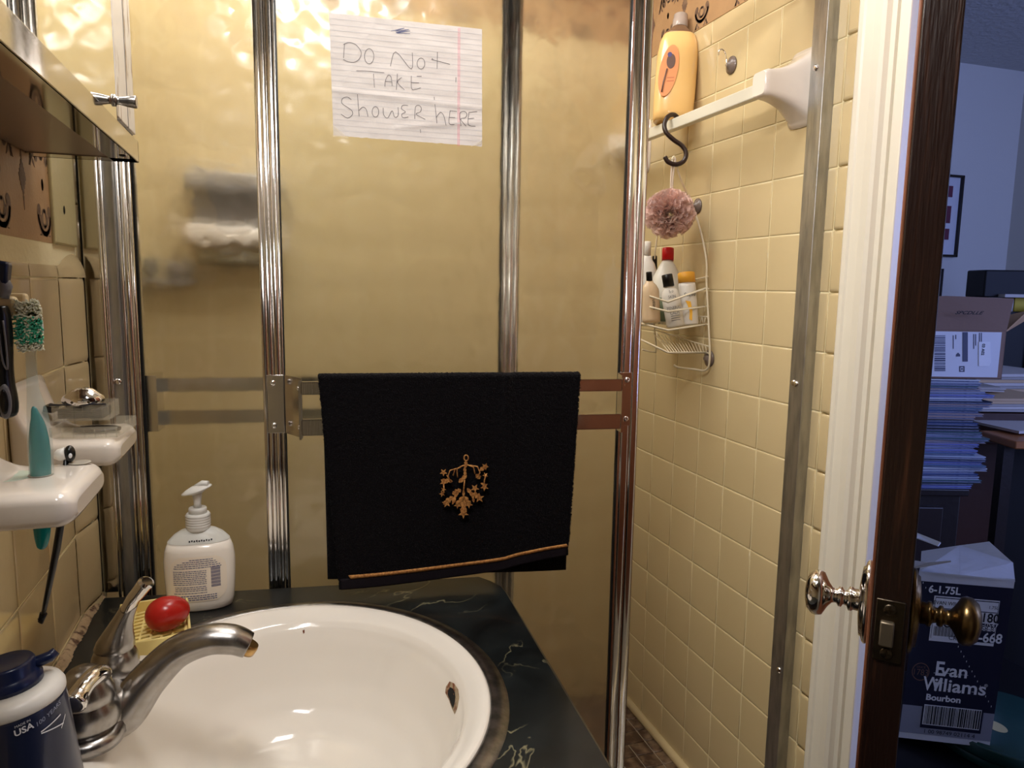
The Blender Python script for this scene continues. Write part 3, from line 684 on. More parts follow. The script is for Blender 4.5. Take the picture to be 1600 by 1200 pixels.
# S hook
hy_ = 1.515
hk = thing('s_hook', 'dark brown S hook over the white towel bar', 'hook', (BX, hy_, BZ_))
def HP(x, y): return aY(x, y, hy_) 
hp = [aX(x, y, BX) for x, y in ()]
cxx = BX
def S_(x, y, dx=0):
    p = aX(x, y, BX-.012); return p
pts = [aD(1060, 185, 1.665), aD(1052, 179, 1.655), aD(1043, 183, 1.645), aD(1038, 195, 1.640), aD(1041, 207, 1.635), aD(1052, 218, 1.635), aD(1066, 228, 1.635), aD(1072, 240, 1.635), aD(1068, 252, 1.635), aD(1056, 257, 1.635), aD(1044, 253, 1.635), aD(1039, 245, 1.635)]
HD = 1.70
B().tube(smooth(pts, 5), .0052, 12).build('hook_rod', hook_m, hk)

# wire caddy hanging from the hook
cd = thing('shower_caddy', 'cream wire shower caddy hanging from the S hook, holding bottles', 'caddy', tuple(aD(1055, 545, 1.70)))
D0, D1 = 1.66, 1.80                                       # front and wall side depth along the view
def W_(x, y, D):
    p = aD(x, y, D)
    return p if p.x < XR-.012 else aX(x, y, XR-.012)
b = B()
b.tube(smooth([W_(1050, 250, 1.635), W_(1054, 246, 1.635), W_(1062, 275, 1.65), W_(1085, 330, 1.70), W_(1097, 370, 1.70), W_(1104, 410, 1.70), W_(1104, 440, 1.70), W_(1107, 500, 1.70), W_(1109, 560, 1.70), W_(1103, 578, 1.70), W_(1085, 577, 1.70), W_(1060, 574, 1.70), W_(1053, 570, 1.70)], 5), .0024, 8)
b.tube(smooth([W_(1050, 250, 1.635), W_(1050, 290, 1.68), W_(1040, 340, 1.74), W_(1028, 365, 1.78), W_(1022, 420, 1.80), W_(1022, 500, 1.80), W_(1025, 545, 1.80), W_(1020, 550, 1.80), W_(1003, 546, 1.80)], 5), .002, 8)
b.build('wire_loop', wire_m, cd)
def rail(y0, ym, y1, name='shelf_rail'):
    B().tube([W_(985, y0-6, 1.74), W_(1000, y0, 1.70), W_(1044, ym, 1.60), W_(1102, y1, 1.69), W_(1107, y1+1, 1.70)], .0023, 8).build(name, wire_m, cd)
rail(458, 472, 450); rail(476, 487, 478); rail(505, 516, 506); rail(530, 551, 551)
b = B()
b.tube([W_(1022, 442, 1.82), W_(1085, 437, 1.76), W_(1106, 432, 1.70)], .0018, 6)
b.tube([W_(1022, 500, 1.82), W_(1085, 494, 1.76), W_(1107, 495, 1.70)], .0018, 6)
b.tube([W_(1022, 515, 1.82), W_(1085, 535, 1.76), W_(1107, 541, 1.70)], .0018, 6)
for i in range(15):
    t = i/14; b.tube([W_(1000+100*t, 505+4*t if t < .4 else 509, 1.72-.02*t), W_(1022+80*t, 498-2*t, 1.80-.08*t)], .0012, 5)
    b.tube([W_(1046+58*t, 551, 1.60+.09*t), W_(1022+80*t, 521+17*t, 1.80-.08*t)], .0012, 5)
for x, y in ((1085, 494), (1097, 495)): b.tube([W_(x, y, 1.76), W_(x+2, y+12, 1.74)], .0012, 5)
b.build('shelf_wire', wire_m, cd)
cup_m = mat('grey_clear_suction_cup', (140, 124, 116), .25, trans=.3)
def cup(px, py, label, hook=True, r=.020):
    p = aX(px, py, XR-.001); M = Matrix.Translation(p) @ Matrix.Rotation(-PI/2, 4, 'Y')
    t = thing('suction_cup', label, 'suction cup', tuple(p))
    B().lathe([(r, 0), (r*.97, .002), (r*.6, .006), (r*.3, .010), (.004, .013)], M, 28).build('cup', cup_m, t)
    if hook: B().tube(smooth([p+Vector((-.012, 0, -.004)), p+Vector((-.014, 0, .012)), p+Vector((-.016, .002, .024)), p+Vector((-.022, .005, .032)), p+Vector((-.028, .008, .028)), p+Vector((-.028, .008, .020))], 4), .0016, 8).build('wire_hook', chrome, t)
cup(1143, 102, 'small suction cup with a hook stuck above the towel bar', r=.019)
cup(1090, 322, 'clear suction cup beside the pink bath pouf', False, .018)
cup(1108, 560, 'clear suction cup behind the lowest corner of the caddy', False, .020)

# pink bath pouf
PC = aD(1047, 333, 1.66)
pf = thing('bath_pouf', 'pink nylon net bath pouf hanging from the S hook', 'bath pouf', tuple(PC))
b = B(); random.seed(5)
R = .058
for k in range(260):
    a = Vector((random.gauss(0, 1), random.gauss(0, 1), random.gauss(0, 1))).normalized()
    t1 = a.orthogonal().normalized(); t2 = a.cross(t1); w0 = random.uniform(0, PI)
    rr = R*random.uniform(.72, 1.03); ln = random.uniform(.25, .6); fr = random.uniform(6, 12); ph = random.uniform(0, 6)
    def f(u, v):
        s_ = (u-.5)*2*ln; cdir = (a*math.cos(s_)+(t1*math.cos(w0)+t2*math.sin(w0))*math.sin(s_)); side = a.cross(t1*math.cos(w0)+t2*math.sin(w0))
        return PC+cdir*rr*(.45+.55*v)+side*(.006*math.sin(u*fr*2+ph)*v+.003*math.sin(u*fr*7+ph)*v)
    b.sheet(f, 22, 4)
b.build('netting', pink_n, pf, normals=False)
B().tube(smooth([aD(1048, 300, 1.65), aD(1049, 270, 1.64), aD(1051, 250, 1.635), aD(1055, 249, 1.635), aD(1052, 272, 1.64), aD(1050, 300, 1.65)], 4), .0022, 6).build('cord', mat('white_cord', (236, 222, 206), .7), pf)

# bottles in the caddy
def bottle(name, label, base, top, r, prof, m, capm, caph, cap_r, sy=.6, extras=None, cat='bottle', cap_name='cap'):
    """standing bottle between base and top points; prof = list of (radius fraction, height fraction)"""
    ax = (top-base); h = ax.length; ax.normalize(); ex = rt.cross(ax).cross(ax)*-1; ex = (rt-ax*rt.dot(ax)).normalized(); ey = ax.cross(ex)
    M = Matrix(((ex.x, ey.x, ax.x, base.x), (ex.y, ey.y, ax.y, base.y), (ex.z, ey.z, ax.z, base.z), (0, 0, 0, 1)))
    t = thing(name, label, cat, M=M)
    hb = h*(1-caph)
    B().lathe([(r*p[0], hb*p[1]) for p in prof], M, 32, sy=sy).build('bottle_body', m, t)
    B().lathe([(cap_r, hb-.001), (cap_r, hb+h*caph*.94), (cap_r*.93, h)], M, 28, sy=max(sy, .8)).build(cap_name, capm, t)
    return t, M, ex, ey, ax, h
std = [(.8, 0), (.97, .02), (1, .08), (1, .72), (.95, .8), (.75, .89), (.45, .96), (.4, 1)]
white_b = mat('milky_white_bottle', (226, 224, 214), .3); green_b = mat('green_liquid', (120, 136, 110), .3)
def lab(t, M, r, z0, z1, sy, m, name='label', a0=-150, a1=-30):
    b = B(); b.sheet(lambda u, v: M @ Vector((math.cos(math.radians(a0+(a1-a0)*u))*r*1.015, math.sin(math.radians(a0+(a1-a0)*u))*r*1.03*sy, z0+(z1-z0)*v)), 16, 2); return b.build(name, m, t, normals=False)
def ffr(t, M, r, sy): return M @ frame((0, -r*sy*1.05, 0), (1, 0, 0), (0, 0, 1))
t, M, *_ = bottle('shampoo_bottle', 'milky bottle with red square cap standing in the caddy', aD(1040, 505, 1.72), aD(1044, 388, 1.74), .037, [(.8, 0), (1, .04), (1, .55), (.9, .72), (.55, .9), (.3, 1)], white_b, red_p, .16, .014)
B().lathe([(.0375*.8, .0), (.0378, .006), (.0378, .055), (.0375, .056)], M, 32, sy=.62, caps=False).build('green_liquid', green_b, t)
t, M, *_ = bottle('lotion_bottle', 'small white bottle with black cap leaning at the front of the caddy', aD(1056, 511, 1.655), aD(1042, 429, 1.655), .0205, [(.8, 0), (1, .04), (1, .75), (.85, .88), (.5, .97), (.45, 1)], white_p, black_p, .22, .0125)
b = B(); Mf = ffr(t, M, .0205, .6)
for k, (s_, z) in enumerate((('b.o', .085), ('SKIN', .072), ('MINERAL', .045), ('CALM', .033))): b.text(s_, Mf, .010, 0, z*.95, sx=.8, rot=0)
for z in (.020, .015, .025): b.ribbon([(-.010, z), (.010, z)], .0012, Mf)
b.build('print', mat('grey_print', (110, 110, 112), .6), t)
t, M, *_ = bottle('shower_gel_bottle', 'white bottle with amber flip cap beside the black capped one', aD(1078, 508, 1.665), aD(1072, 426, 1.67), .020, [(.9, 0), (1, .03), (1, .9), (.95, 1)], white_p, mat('amber_cap', (236, 172, 60), .35), .19, .0195, sy=.7)
Mf = ffr(t, M, .020, .7)
B().prism([(-.010, .055), (.002, .052), (.004, .03), (.002, .008), (-.004, .012), (-.002, .03), (-.006, .045)], Mf @ Matrix.Translation((0, 0, 0)), .0006).build('yellow_print', mat('yellow_print', (244, 186, 60), .5), t)
B().text('Suave', Mf, .012, 0, .068, shear=.3).build('print', print_b, t)
t, M, *_ = bottle('conditioner_bottle', 'tall white pump bottle at the back left of the caddy', aD(1006, 508, 1.76), aD(1012, 378, 1.78), .026, std, white_p, white_p, .17, .009)
t, M, *_ = bottle('face_wash_bottle', 'clear bottle of peach liquid behind the brown door stile', aD(1018, 504, 1.675), aD(1014, 425, 1.675), .021, std, mat('peach_liquid', (232, 206, 170), .25), black_p, .18, .007)
B().text('clean', ffr(t, M, .021, .6), .012, .004, .04, rot=PI/2).build('print', print_b, t)
t, M, *_ = bottle('dark_capped_bottle', 'slim bottle with tall black cap behind the peach bottle', aD(1024, 505, 1.80), aD(1023, 400, 1.80), .013, std, mat('blue_grey_bottle', (92, 110, 120), .3), black_p, .3, .006)

# amber body wash on the towel bar
bb = aD(1050, 192, 1.70); bt = aD(1064, 24, 1.72)
bw = thing('body_wash_bottle', 'large amber body wash bottle standing on the towel bar against the wall', 'bottle', tuple(bb))
ax = (bt-bb).normalized(); ex = (rt-ax*rt.dot(ax)).normalized(); ex = (ex*.985 - fw*.17); ex = (ex-ax*ex.dot(ax)).normalized(); ey = ax.cross(ex); H = (bt-bb).length
Mw = Matrix(((ex.x, ey.x, ax.x, bb.x), (ex.y, ey.y, ax.y, bb.y), (ex.z, ey.z, ax.z, bb.z), (0, 0, 0, 1))); WM[bw.name] = Mw; bw.matrix_world = Mw
def superl(b, prof, M, e=.55, seg=48, caps=True):
    rings = []
    for rx, ry, z in prof:
        rings.append([b.bm.verts.new(M @ Vector((rx*math.copysign(abs(math.cos(a))**e, math.cos(a)), ry*math.copysign(abs(math.sin(a))**e, math.sin(a)), z))) for a in [2*PI*k/seg for k in range(seg)]])
    for i in range(len(rings)-1):
        for k in range(seg):
            f = b.bm.faces.new([rings[i][k], rings[i][(k+1) % seg], rings[i+1][(k+1) % seg], rings[i+1][k]]); f.smooth = True
    if caps: b.bm.faces.new(rings[0][::-1]); b.bm.faces.new(rings[-1])
    return b
hw = .0475
superl(B(), [(hw*.86, .022, 0), (hw*.94, .027, .004), (hw*.97, .029, .02), (hw, .031, H*.25), (hw, .031, H*.6), (hw*.93, .029, H*.72), (hw*.80, .025, H*.79), (hw*.76, .024, H*.80)], Mw, .72).build('bottle_body', orange_l, bw)
superl(B(), [(hw*.80, .0252, H*.785), (hw*.66, .022, H*.82), (hw*.42, .018, H*.86), (.016, .015, H*.885), (.016, .015, H*.9)], Mw, .8).build('clear_shoulder', mat('tan_clear_shoulder', (150, 116, 88), .15, trans=.35), bw)
B().lathe([(.0175, H*.875), (.018, H*.88), (.018, H*.95), (.0165, H*.955), (.0165, H*.995), (.015, H)], Mw, 32).build('cap', mat('clear_grey_cap', (206, 190, 178), .2, trans=.3), bw)
Mlb = Mw @ frame((-.012, -.0318, H*.42), (1, 0, 0), (0, 0, 1))
lp_ = arc(-.006, 0, .021, .062, 0, 345, 26)
lab_ = B().prism([(x+y*.10, y) for x, y in lp_], Mlb, .0006).build('label', orange_lab, bw)
b = B(); b.tube([Mlb @ Vector((-.010, .004, .001)), Mlb @ Vector((-.016, -.03, .001)), Mlb @ Vector((-.018, -.052, .001))], .0026, 8, flat=.3)
b.prism(arc(-.002, .022, .010, .018, 0, 345, 20), Mlb @ Matrix.Translation((0, 0, .0006)), .0004)
b.build('label_print', mat('brown_print', (110, 84, 76), .5), lab_)
B().prism(arc(-.006, .038, .005, .006, 0, 345, 14), Mlb @ Matrix.Translation((0, 0, .0008)), .0005).build('label_dot', mat('violet_print', (88, 84, 140), .5), lab_)
b = B()
for z in (-.018, -.026): b.ribbon([(-.008, z), (.008, z+.001)], .0016, Mlb, .0009)
b.build('label_line', mat('rust_print', (206, 112, 80), .5), lab_)

# things seen blurred through the left glass
sdh = thing('recessed_soap_dish', 'grey ceramic soap dish blurred behind the left glass', 'soap dish', (-.10, YB, CZ+.17))
B().box(-.185, .02, YB-.075, YB-.001, CZ+.205, CZ+.245, bev=.01).build('hood', mat('grey_glazed_ceramic', (150, 146, 144), .12, coat=.5), sdh)
B().box(-.175, .01, YB-.03, YB-.001, CZ+.10, CZ+.21, bev=.004).build('recess', mat('grey_recess', (118, 112, 108), .3), sdh)
B().box(-.19, .02, YB-.09, YB-.001, CZ+.085, CZ+.125, bev=.012).build('tray', ceramic, sdh)
B().tube([(-.16, YB-.07, CZ+.05), (-.0, YB-.07, CZ+.05)], .016, 12).build('grab_rail', mat('olive_grab', (112, 102, 76), .3), sdh)
for i, (x, m) in enumerate(((-.305, mat('slate_cloth', (88, 86, 82), .9)), (-.255, mat('grey_sponge', (150, 142, 134), .9)), (-.21, MATS['slate_cloth']))):
    pass
wc = thing('wall_soap_ledge', 'small grey ledge with sponges blurred behind the glass by the left jamb', 'shelf', (-.25, YB, CZ+.02))
B().box(-.288, -.17, YB-.05, YB-.001, CZ-.004, CZ+.004, bev=.002).build('ledge', MATS['grey_glazed_ceramic'], wc)
tt_ = B().ball((-.268, YB-.028, CZ+.03), .017, .02, .026).build('sponge', MATS['slate_cloth'], None, label='dark sponge nearest the left wall on the blurred ledge', cat='sponge')
tt_ = B().ball((-.205, YB-.028, CZ+.027), .03, .02, .023).build('sponge', MATS['grey_sponge'], None, label='wide pale grey sponge on the blurred ledge', cat='sponge')

# ------------------------------------------------------------------ vanity counter and sink
cs = [Vector((-.289, .05)), Vector((.312, .05)), Vector((.322, .45)), Vector((.338, .70)), Vector((.350, .9)), Vector((.362, 1.12)), Vector((.3615, 1.150)), Vector((.350, 1.178))]
bl = sh(-.288/math.cos(SA), .004, 0); br_ = sh(.345/math.cos(SA), .004, 0)
cs += [Vector((.335, 1.249-.125*.335-.006)), Vector((-.289, 1.249+.125*.289-.002))]
SC = Vector((0.0, .88)); HA, HB = .255, .275
def raypoly(dirv):
    best = 1e9
    for i in range(len(cs)):
        a, b_ = cs[i], cs[(i+1) % len(cs)]; e = b_-a; den = dirv.x*e.y-dirv.y*e.x
        if abs(den) < 1e-9: continue
        w = a-SC; t = (w.x*e.y-w.y*e.x)/den; s_ = (w.x*dirv.y-w.y*dirv.x)/den
        if t > 0 and -1e-6 <= s_ <= 1+1e-6: best = min(best, t)
    return SC+dirv*best
angs = sorted(set([2*PI*i/120 for i in range(120)]+[math.atan2(p.y-SC.y, p.x-SC.x) % (2*PI) for p in cs]))
ct = thing('vanity_countertop', 'dark green marble look vanity counter around the oval sink', 'countertop', (0, .7, CT-.035))
b = B(); inner, outer, inl, outl, outr = [], [], [], [], []
for a in angs:
    d = Vector((math.cos(a), math.sin(a))); p = SC+Vector((HA*math.cos(a), HB*math.sin(a)))
    # keep the same angle for the ellipse point
    k = 1/math.sqrt((d.x/HA)**2+(d.y/HB)**2); p = SC+d*k; q = raypoly(d); qi = q-d*.006
    inner.append(b.bm.verts.new((p.x, p.y, CT))); outer.append(b.bm.verts.new((qi.x, qi.y, CT))); outr.append(b.bm.verts.new((q.x, q.y, CT-.006)))
    inl.append(b.bm.verts.new((p.x, p.y, CT-.035))); outl.append(b.bm.verts.new((q.x, q.y, CT-.035)))
n = len(angs)
for i in range(n):
    j = (i+1) % n
    b.bm.faces.new([inner[i], outer[i], outer[j], inner[j]]); f = b.bm.faces.new([outer[i], outr[i], outr[j], outer[j]]); b.bm.faces.new([outr[i], outl[i], outl[j], outr[j]])
    b.bm.faces.new([outl[i], inl[i], inl[j], outl[j]]); b.bm.faces.new([inl[i], inner[i], inner[j], inl[j]])
b.build('worktop', marble_m, ct)
# rough bare strip of old caulk along the wall
b = B(); random.seed(2)
def caulk(u, v):
    y = .35+.93*u; w = .011+.004*noise.noise(Vector((y*23, 0, 0)))+.003*noise.noise(Vector((y*210, 1, 0)))
    return (XL+.0005+w*v+.002*noise.noise(Vector((y*50, v*3, 3))), y, CT+.001+.008*(1-v)*(1+.35*noise.noise(Vector((y*130, v*5, 7))))+.003*math.sin(v*PI))
b.sheet(caulk, 260, 5); b.build('old_caulk', mat('crusty_caulk', (176, 150, 116), .95, bump=(200, .003), var=(90, (96, 70, 52), .5, .66)), ct, normals=False)
vc = thing('vanity_cabinet', 'brown vanity cabinet under the dark counter', 'cabinet', (0, .6, 0))
B().box(-.287, .27, .08, 1.14, .08, CT-.22).box(-.287, .27, .08, .55, CT-.22, CT-.036).box(.25, .27, .55, 1.14, CT-.22, CT-.036).box(-.287, .24, .1, 1.12, 0, .08).build('cabinet_body', dark_wood2, vc)

sk = thing('sink', 'white enamelled oval sink with a steel rim and rusty overflow', 'sink', (SC.x, SC.y, CT-.19))
def ell(b, prof, seg=96, m=1):
    rings = [[b.bm.verts.new((SC.x+cx+rx*math.cos(2*PI*k/seg), SC.y+cy+ry*math.sin(2*PI*k/seg), z)) for k in range(seg)] for rx, ry, z, cx, cy in prof]
    for i in range(len(rings)-1):
        for k in range(seg):
            f = b.bm.faces.new([rings[i][k], rings[i][(k+1) % seg], rings[i+1][(k+1) % seg], rings[i+1][k]]); f.smooth = True
    return b
ell(B(), [(.249, .269, CT-.004, 0, 0), (.249, .269, CT+.0035, 0, 0), (.252, .272, CT+.0055, 0, 0), (.262, .282, CT+.0045, 0, 0), (.272, .292, CT+.0012, 0, 0), (.2725, .2925, CT-.0001, 0, 0)]).build('steel_rim', mat('worn_steel_ring', (150, 146, 142), .3, 1, bump=(200, .0003), var=(60, (110, 108, 106), .4, .7)), sk, normals=False)
bp_ = [(.2485, .2685, CT+.002), (.246, .266, CT+.0045), (.240, .260, CT+.0040), (.228, .247, CT-.001), (.216, .234, CT-.006), (.208, .226, CT-.014), (.200, .218, CT-.030), (.190, .208, CT-.055), (.176, .194, CT-.085), (.154, .172, CT-.115), (.124, .140, CT-.138), (.085, .098, CT-.152), (.045, .052, CT-.158), (.024, .024, CT-.160)]
dense = []
for i in range(len(bp_)-1):
    for k in range(3):
        t = k/3; dense.append(tuple(bp_[i][j]*(1-t)+bp_[i+1][j]*t for j in range(3))+(.0, .0))
dense.append(bp_[-1]+(0, 0))
# faucet deck: bowl is cut back beside the faucet
def deck(x, y): return 0
b = ell(B(), [(rx, ry, z, .012*min(1, max(0, (.235-rx)/.03)), 0) for rx, ry, z, _, _ in dense])
b.bm.normal_update(); tmp = b.bm.copy(); tmp.normal_update(); bowl_bvh = BVHTree.FromBMesh(tmp); tmp.free()
bo = b.build('bowl', porcelain, sk, normals=False); 
md = bo.modifiers.new('solid', 'SOLIDIFY'); md.thickness = .004; md.offset = 0
md = bo.modifiers.new('sub', 'SUBSURF'); md.levels = 1; md.render_levels = 1
B().lathe([(.026, 0), (.025, .003), (.018, .003), (.016, .001), (.001, .0015)], Matrix.Translation((SC.x+.012, SC.y, CT-.158)), 28).build('drain', chrome, sk)
def on_bowl(px, py):
    d = ray(px, py).normalized(); h = bowl_bvh.ray_cast(CAM, d); return h[0], h[1]
def blotch(pxs, m, name, off):
    P = [on_bowl(x, y) for x, y in pxs]; b = B(); b.face([p+(-n if n.dot(fw) > 0 else n)*off for p, n in P]); b.build(name, m, sk, normals=False, solid=.0004)
ov = [(702, 1076), (706, 1070), (711, 1072), (716, 1080), (717, 1090), (715, 1103), (712, 1111), (709, 1104), (705, 1092), (701, 1084)]
blotch([(709+(x-709)*1.35, 1089+(y-1089)*1.25) for x, y in ov], mat('chipped_enamel', (170, 150, 120), .7, bump=(300, .002), var=(120, (120, 62, 34), .45, .6)), 'rust_ring', .0024)
blotch([(709+(x-709)*.75, 1090+(y-1089)*.8) for x, y in ov], black_hole, 'overflow_hole', .0034)
blotch([(473, 985), (476, 984), (476, 989), (474, 990)], rust, 'enamel_chip', .0026)

# ------------------------------------------------------------------ faucet
fa = thing('faucet', 'brushed nickel two handle faucet with an arched spout over the sink', 'faucet', (-.2, .92, CT))
b = B()                                                    # base plate: rounded oblong following the three bodies
pl = [(-.243+.0, 1.0), ]
def oblong(cx0, cy0, cx1, cy1, r, z0, z1, b, top=.6):
    rings = []; d = Vector((cx1-cx0, cy1-cy0)); a0 = math.atan2(d.y, d.x)
    for s_, z in ((1, z0), (1, z0+(z1-z0)*.5), (.93, z0+(z1-z0)*.85), (top, z1)):
        ring = []
        for k in range(33): a = a0-PI/2+PI*k/32; ring.append((cx1+r*s_*math.cos(a), cy1+r*s_*math.sin(a), z))
        for k in range(33): a = a0+PI/2+PI*k/32; ring.append((cx0+r*s_*math.cos(a), cy0+r*s_*math.sin(a), z))
        rings.append([b.bm.verts.new(p) for p in ring])
    for i in range(3):
        for k in range(66):
            f = b.bm.faces.new([rings[i][k], rings[i][(k+1) % 66], rings[i+1][(k+1) % 66], rings[i+1][k]]); f.smooth = True
    b.bm.faces.new(rings[-1]); b.bm.faces.new(rings[0][::-1]); return b
FZ = CT+.0055
H1 = Vector((-.207, .985, 0)); H2 = Vector((-.214, .868, 0))
oblong(H2.x, H2.y-.004, H1.x, H1.y+.004, .037, CT, CT+.016, b); b.build('base_plate', nickel, fa)
# spout
sp = [aY(150, 1150, .895), aY(192, 1112, .900), aY(232, 1062, .905), aY(275, 1020, .905), aY(322, 1000, .90), aY(362, 999, .897), aY(388, 1008, .895)]
sp[0].z = CT+.004
rad = [.030, .029, .0245, .0215, .020, .0192, .0165]
P = smooth(sp, 8); RR = []
for i in range(len(P)):
    t = i/(len(P)-1)*(len(rad)-1); k = min(int(t), len(rad)-2); RR.append(rad[k]*(1-(t-k))+rad[k+1]*(t-k))
B().tube(P, RR, 28, flat=.88).build('spout', nickel, fa)
tip = P[-1]; 
B().lathe([(.0115, -.004), (.0122, 0), (.0128, .005), (.012, .009)], Matrix.Translation(aY(384, 1014, .895)) @ Matrix.Rotation(math.radians(28), 4, 'Y') , 24).build('aerator', mat('brass_aerator', (186, 150, 96), .3, 1), fa)
B().lathe([(.036, 0), (.037, .008), (.034, .022), (.028, .040)], Matrix.Translation((P[0].x+.004, P[0].y, CT+.002)), 32, caps=True).build('spout_base', nickel, fa)
# far handle
def handle(base, prof, lean, name='handle'):
    b = B().lathe(prof, Matrix.Translation((base.x, base.y, CT+.012)), 36, lean=lean); return b
topc = aY(203, 945, .985)
lz_ = topc.z-(CT+.012); lx_ = topc.x-H1.x
h = handle(H1, [(r*.84, z) for r, z in [(.024, 0), (.028, .002), (.0325, .010), (.0335, .018), (.032, .027), (.0285, .034), (.0262, .0365), (.0262, .0375), (.0282, .040), (.0262, .048), (.0215, .058), (.0175, .068), (.0145, .078), (.0125, .088), (.0115, lz_)]],
    lambda z: (lx_*max(0, (z-.037)/(lz_-.037))**1.5, 0)).build('handle', nickel, fa)
le = [topc-Vector((.003, 0, .006)), aY(208, 936, .982), aY(217, 925, .978), aY(226, 913, .975), aY(230, 908, .974)]
B().tube(smooth(le, 4), [.0110+.003*(i/16) if i < 15 else .009 for i in range(17)], 20, flat=.7).build('lever', chrome, h)
# near handle
h2 = handle(H2, [(.026, 0), (.030, .003), (.0335, .010), (.0345, .020), (.033, .028), (.0300, .034), (.0290, .0355), (.0290, .0365), (.0305, .038), (.0295, .046), (.0260, .056), (.0215, .064), (.0165, .070), (.010, .074), (.002, .0755)], None).build('handle', nickel, fa)
le = [aY(158, 1052, .862), aY(146, 1058, .845), aY(132, 1072, .83), aY(120, 1090, .818), aY(112, 1104, .808)]
B().tube(smooth(le, 4), [.0115, .0120, .0122, .012, .0115, .0112, .0108, .0106, .0106, .0108, .0112, .0118, .0125, .0132, .0138, .0138, .011], 20, flat=.85).build('lever', chrome, h2)
B().ball(aY(162, 1058, .90), .0085).tube([aY(162, 1058, .90)-Vector((0, 0, .03)), aY(162, 1058, .90)], .003, 8).build('lift_rod', chrome, fa)

# ------------------------------------------------------------------ things on the counter
# yellow soap dish
dq = [aZ(203, 945, CT), aZ(302, 936, CT), aZ(306, 992, CT), aZ(222, 1038, CT)]
dc = sum(dq, Vector())/4; 
dl = (dq[1]-dq[2]); rz_ = math.atan2(dl.y, dl.x)-PI/2
DM = Matrix.Translation((-.181, 1.118, CT)) @ Matrix.Rotation(math.radians(8), 4, 'Z')
sd = thing('soap_dish', 'pale yellow plastic soap dish with a slatted insert beside the faucet', 'soap dish', M=DM)
hx, hy, hz, wt = .047, .072, .026, .0035
b = B().box(-hx, hx, -hy, hy, 0, .004, DM, bev=.0015)
for x0, x1, y0, y1 in ((-hx, -hx+wt, -hy, hy), (hx-wt, hx, -hy, hy), (-hx, hx, -hy, -hy+wt), (-hx, hx, hy-wt, hy)):
    b.box(x0, x1, y0, y1, .002, hz, DM, bev=.0015)
b.build('tray', yellow_p, sd)
b = B()
for k in range(-5, 6):
    y = k*.012; b.tube([DM @ Vector((-hx+.006, y-.012, .013)), DM @ Vector((hx-.006, y+.010, .013))], .0022, 8)
for k in range(-2, 3):
    b.tube([DM @ Vector((-hx+.012+(k+2)*.014, -hy+.008, .0125)), DM @ Vector((-hx+.022+(k+2)*.014, hy-.008, .0125))], .002, 8)
for x in (-hx+.006, hx-.006): b.tube([DM @ Vector((x, -hy+.006, .014)), DM @ Vector((x, hy-.006, .014))], .003, 8)
b.build('slatted_insert', yellow_p, sd)
ep = aY(262, 960, 1.098); 
b = B().ball((0, 0, 0), 1, seg=40)
for v in b.bm.verts:
    p = v.co; k = 1-.10*p.x; v.co = Vector((p.x*.0300, p.y*.0245*k, p.z*.0245*k))
ez_ = CT+.0155+.0240
b.bm.transform(Matrix.Translation((ep.x, ep.y, ez_)) @ Matrix.Rotation(math.radians(12), 4, 'Z') @ Matrix.Rotation(math.radians(-8), 4, 'Y'))
b.build('egg_soap', red_s, None, label='red egg shaped soap lying in the yellow dish', cat='soap')

# pump soap bottle
bc = Vector((-.1255, 1.205, CT)); az = math.atan2(bc.x, bc.y)
BM_ = Matrix.Translation(bc) @ Matrix.Rotation(-.02, 4, 'Z')
sb = thing('soap_pump_bottle', 'clear pump bottle of white hand soap with a back label', 'soap bottle', M=BM_)
hb = aY(310, 824, 1.205).z-CT
pr = [(.80, 0), (.90, .02), (.94, .10), (.97, .22), (1.0, .45), (1.0, .62), (.96, .74), (.86, .85), (.68, .93), (.48, .98), (.33, 1.0)]
hwid = .0525
def bprof(k=1): return [(hwid*a*k, .027*min(1, a*1.04)*k, hb*z) for a, z in pr]
full = bprof()
superl(B(), [p for p in full if p[2] <= hb*.86], BM_, .85).build('soap_fill', lotion, sb)
superl(B(), [(p[0]+.0006, p[1]+.0006, p[2]) for p in full if p[2] >= hb*.84], BM_, .85, caps=False).build('clear_shoulder', frost_p, sb)
Mn = BM_ @ Matrix.Translation((0, 0, hb))
b = B().lathe([(.0175, -.003), (.0178, .0), (.0178, .022), (.0165, .024)], Mn, 32)
for k in range(5): b.lathe([(.0178, .003+k*.004), (.0188, .0045+k*.004), (.0178, .006+k*.004)], Mn, 32, caps=False)
b.lathe([(.0135, .024), (.0135, .031), (.0125, .033)], Mn, 28).lathe([(.006, .033), (.0055, .040), (.007, .052), (.0075, .056)], Mn, 20)
b.build('pump_collar', mat('translucent_white_plastic', (238, 236, 230), .35, trans=.2), sb)
Mp = Mn @ Matrix.Translation((0, 0, .060)) @ Matrix.Rotation(math.radians(-17), 4, 'Y')
b = B().lathe([(.006, -.006), (.012, -.003), (.0215, .000), (.0215, .0018), (.015, .005), (.006, .008), (.001, .0085)], Mp, 32, sx=1.08, sy=.75)
b.tube([Mp @ Vector((-.002, .0, .005)), Mp @ Vector((.012, -.002, .008)), Mp @ Vector((.020, -.004, .005))], [.004, .005, .0045], 14)
b.build('pump_head', MATS['translucent_white_plastic'], sb)
def bsurf(x, z, e=0):                                      # on the front face of the bottle
    zz = z/hb; k = 1
    for i in range(len(pr)-1):
        if pr[i][1] <= zz <= pr[i+1][1]: t = (zz-pr[i][1])/(pr[i+1][1]-pr[i][1]); k = pr[i][0]*(1-t)+pr[i+1][0]*t
    rx, ry = hwid*k, .027*min(1, k*1.04); c = max(-1, min(1, x/rx)); ca = abs(c)**(1/.85); sa = math.sqrt(max(0, 1-ca*ca))
    return BM_ @ Vector((x, -(ry*sa**.85)-e, z))
b = B()
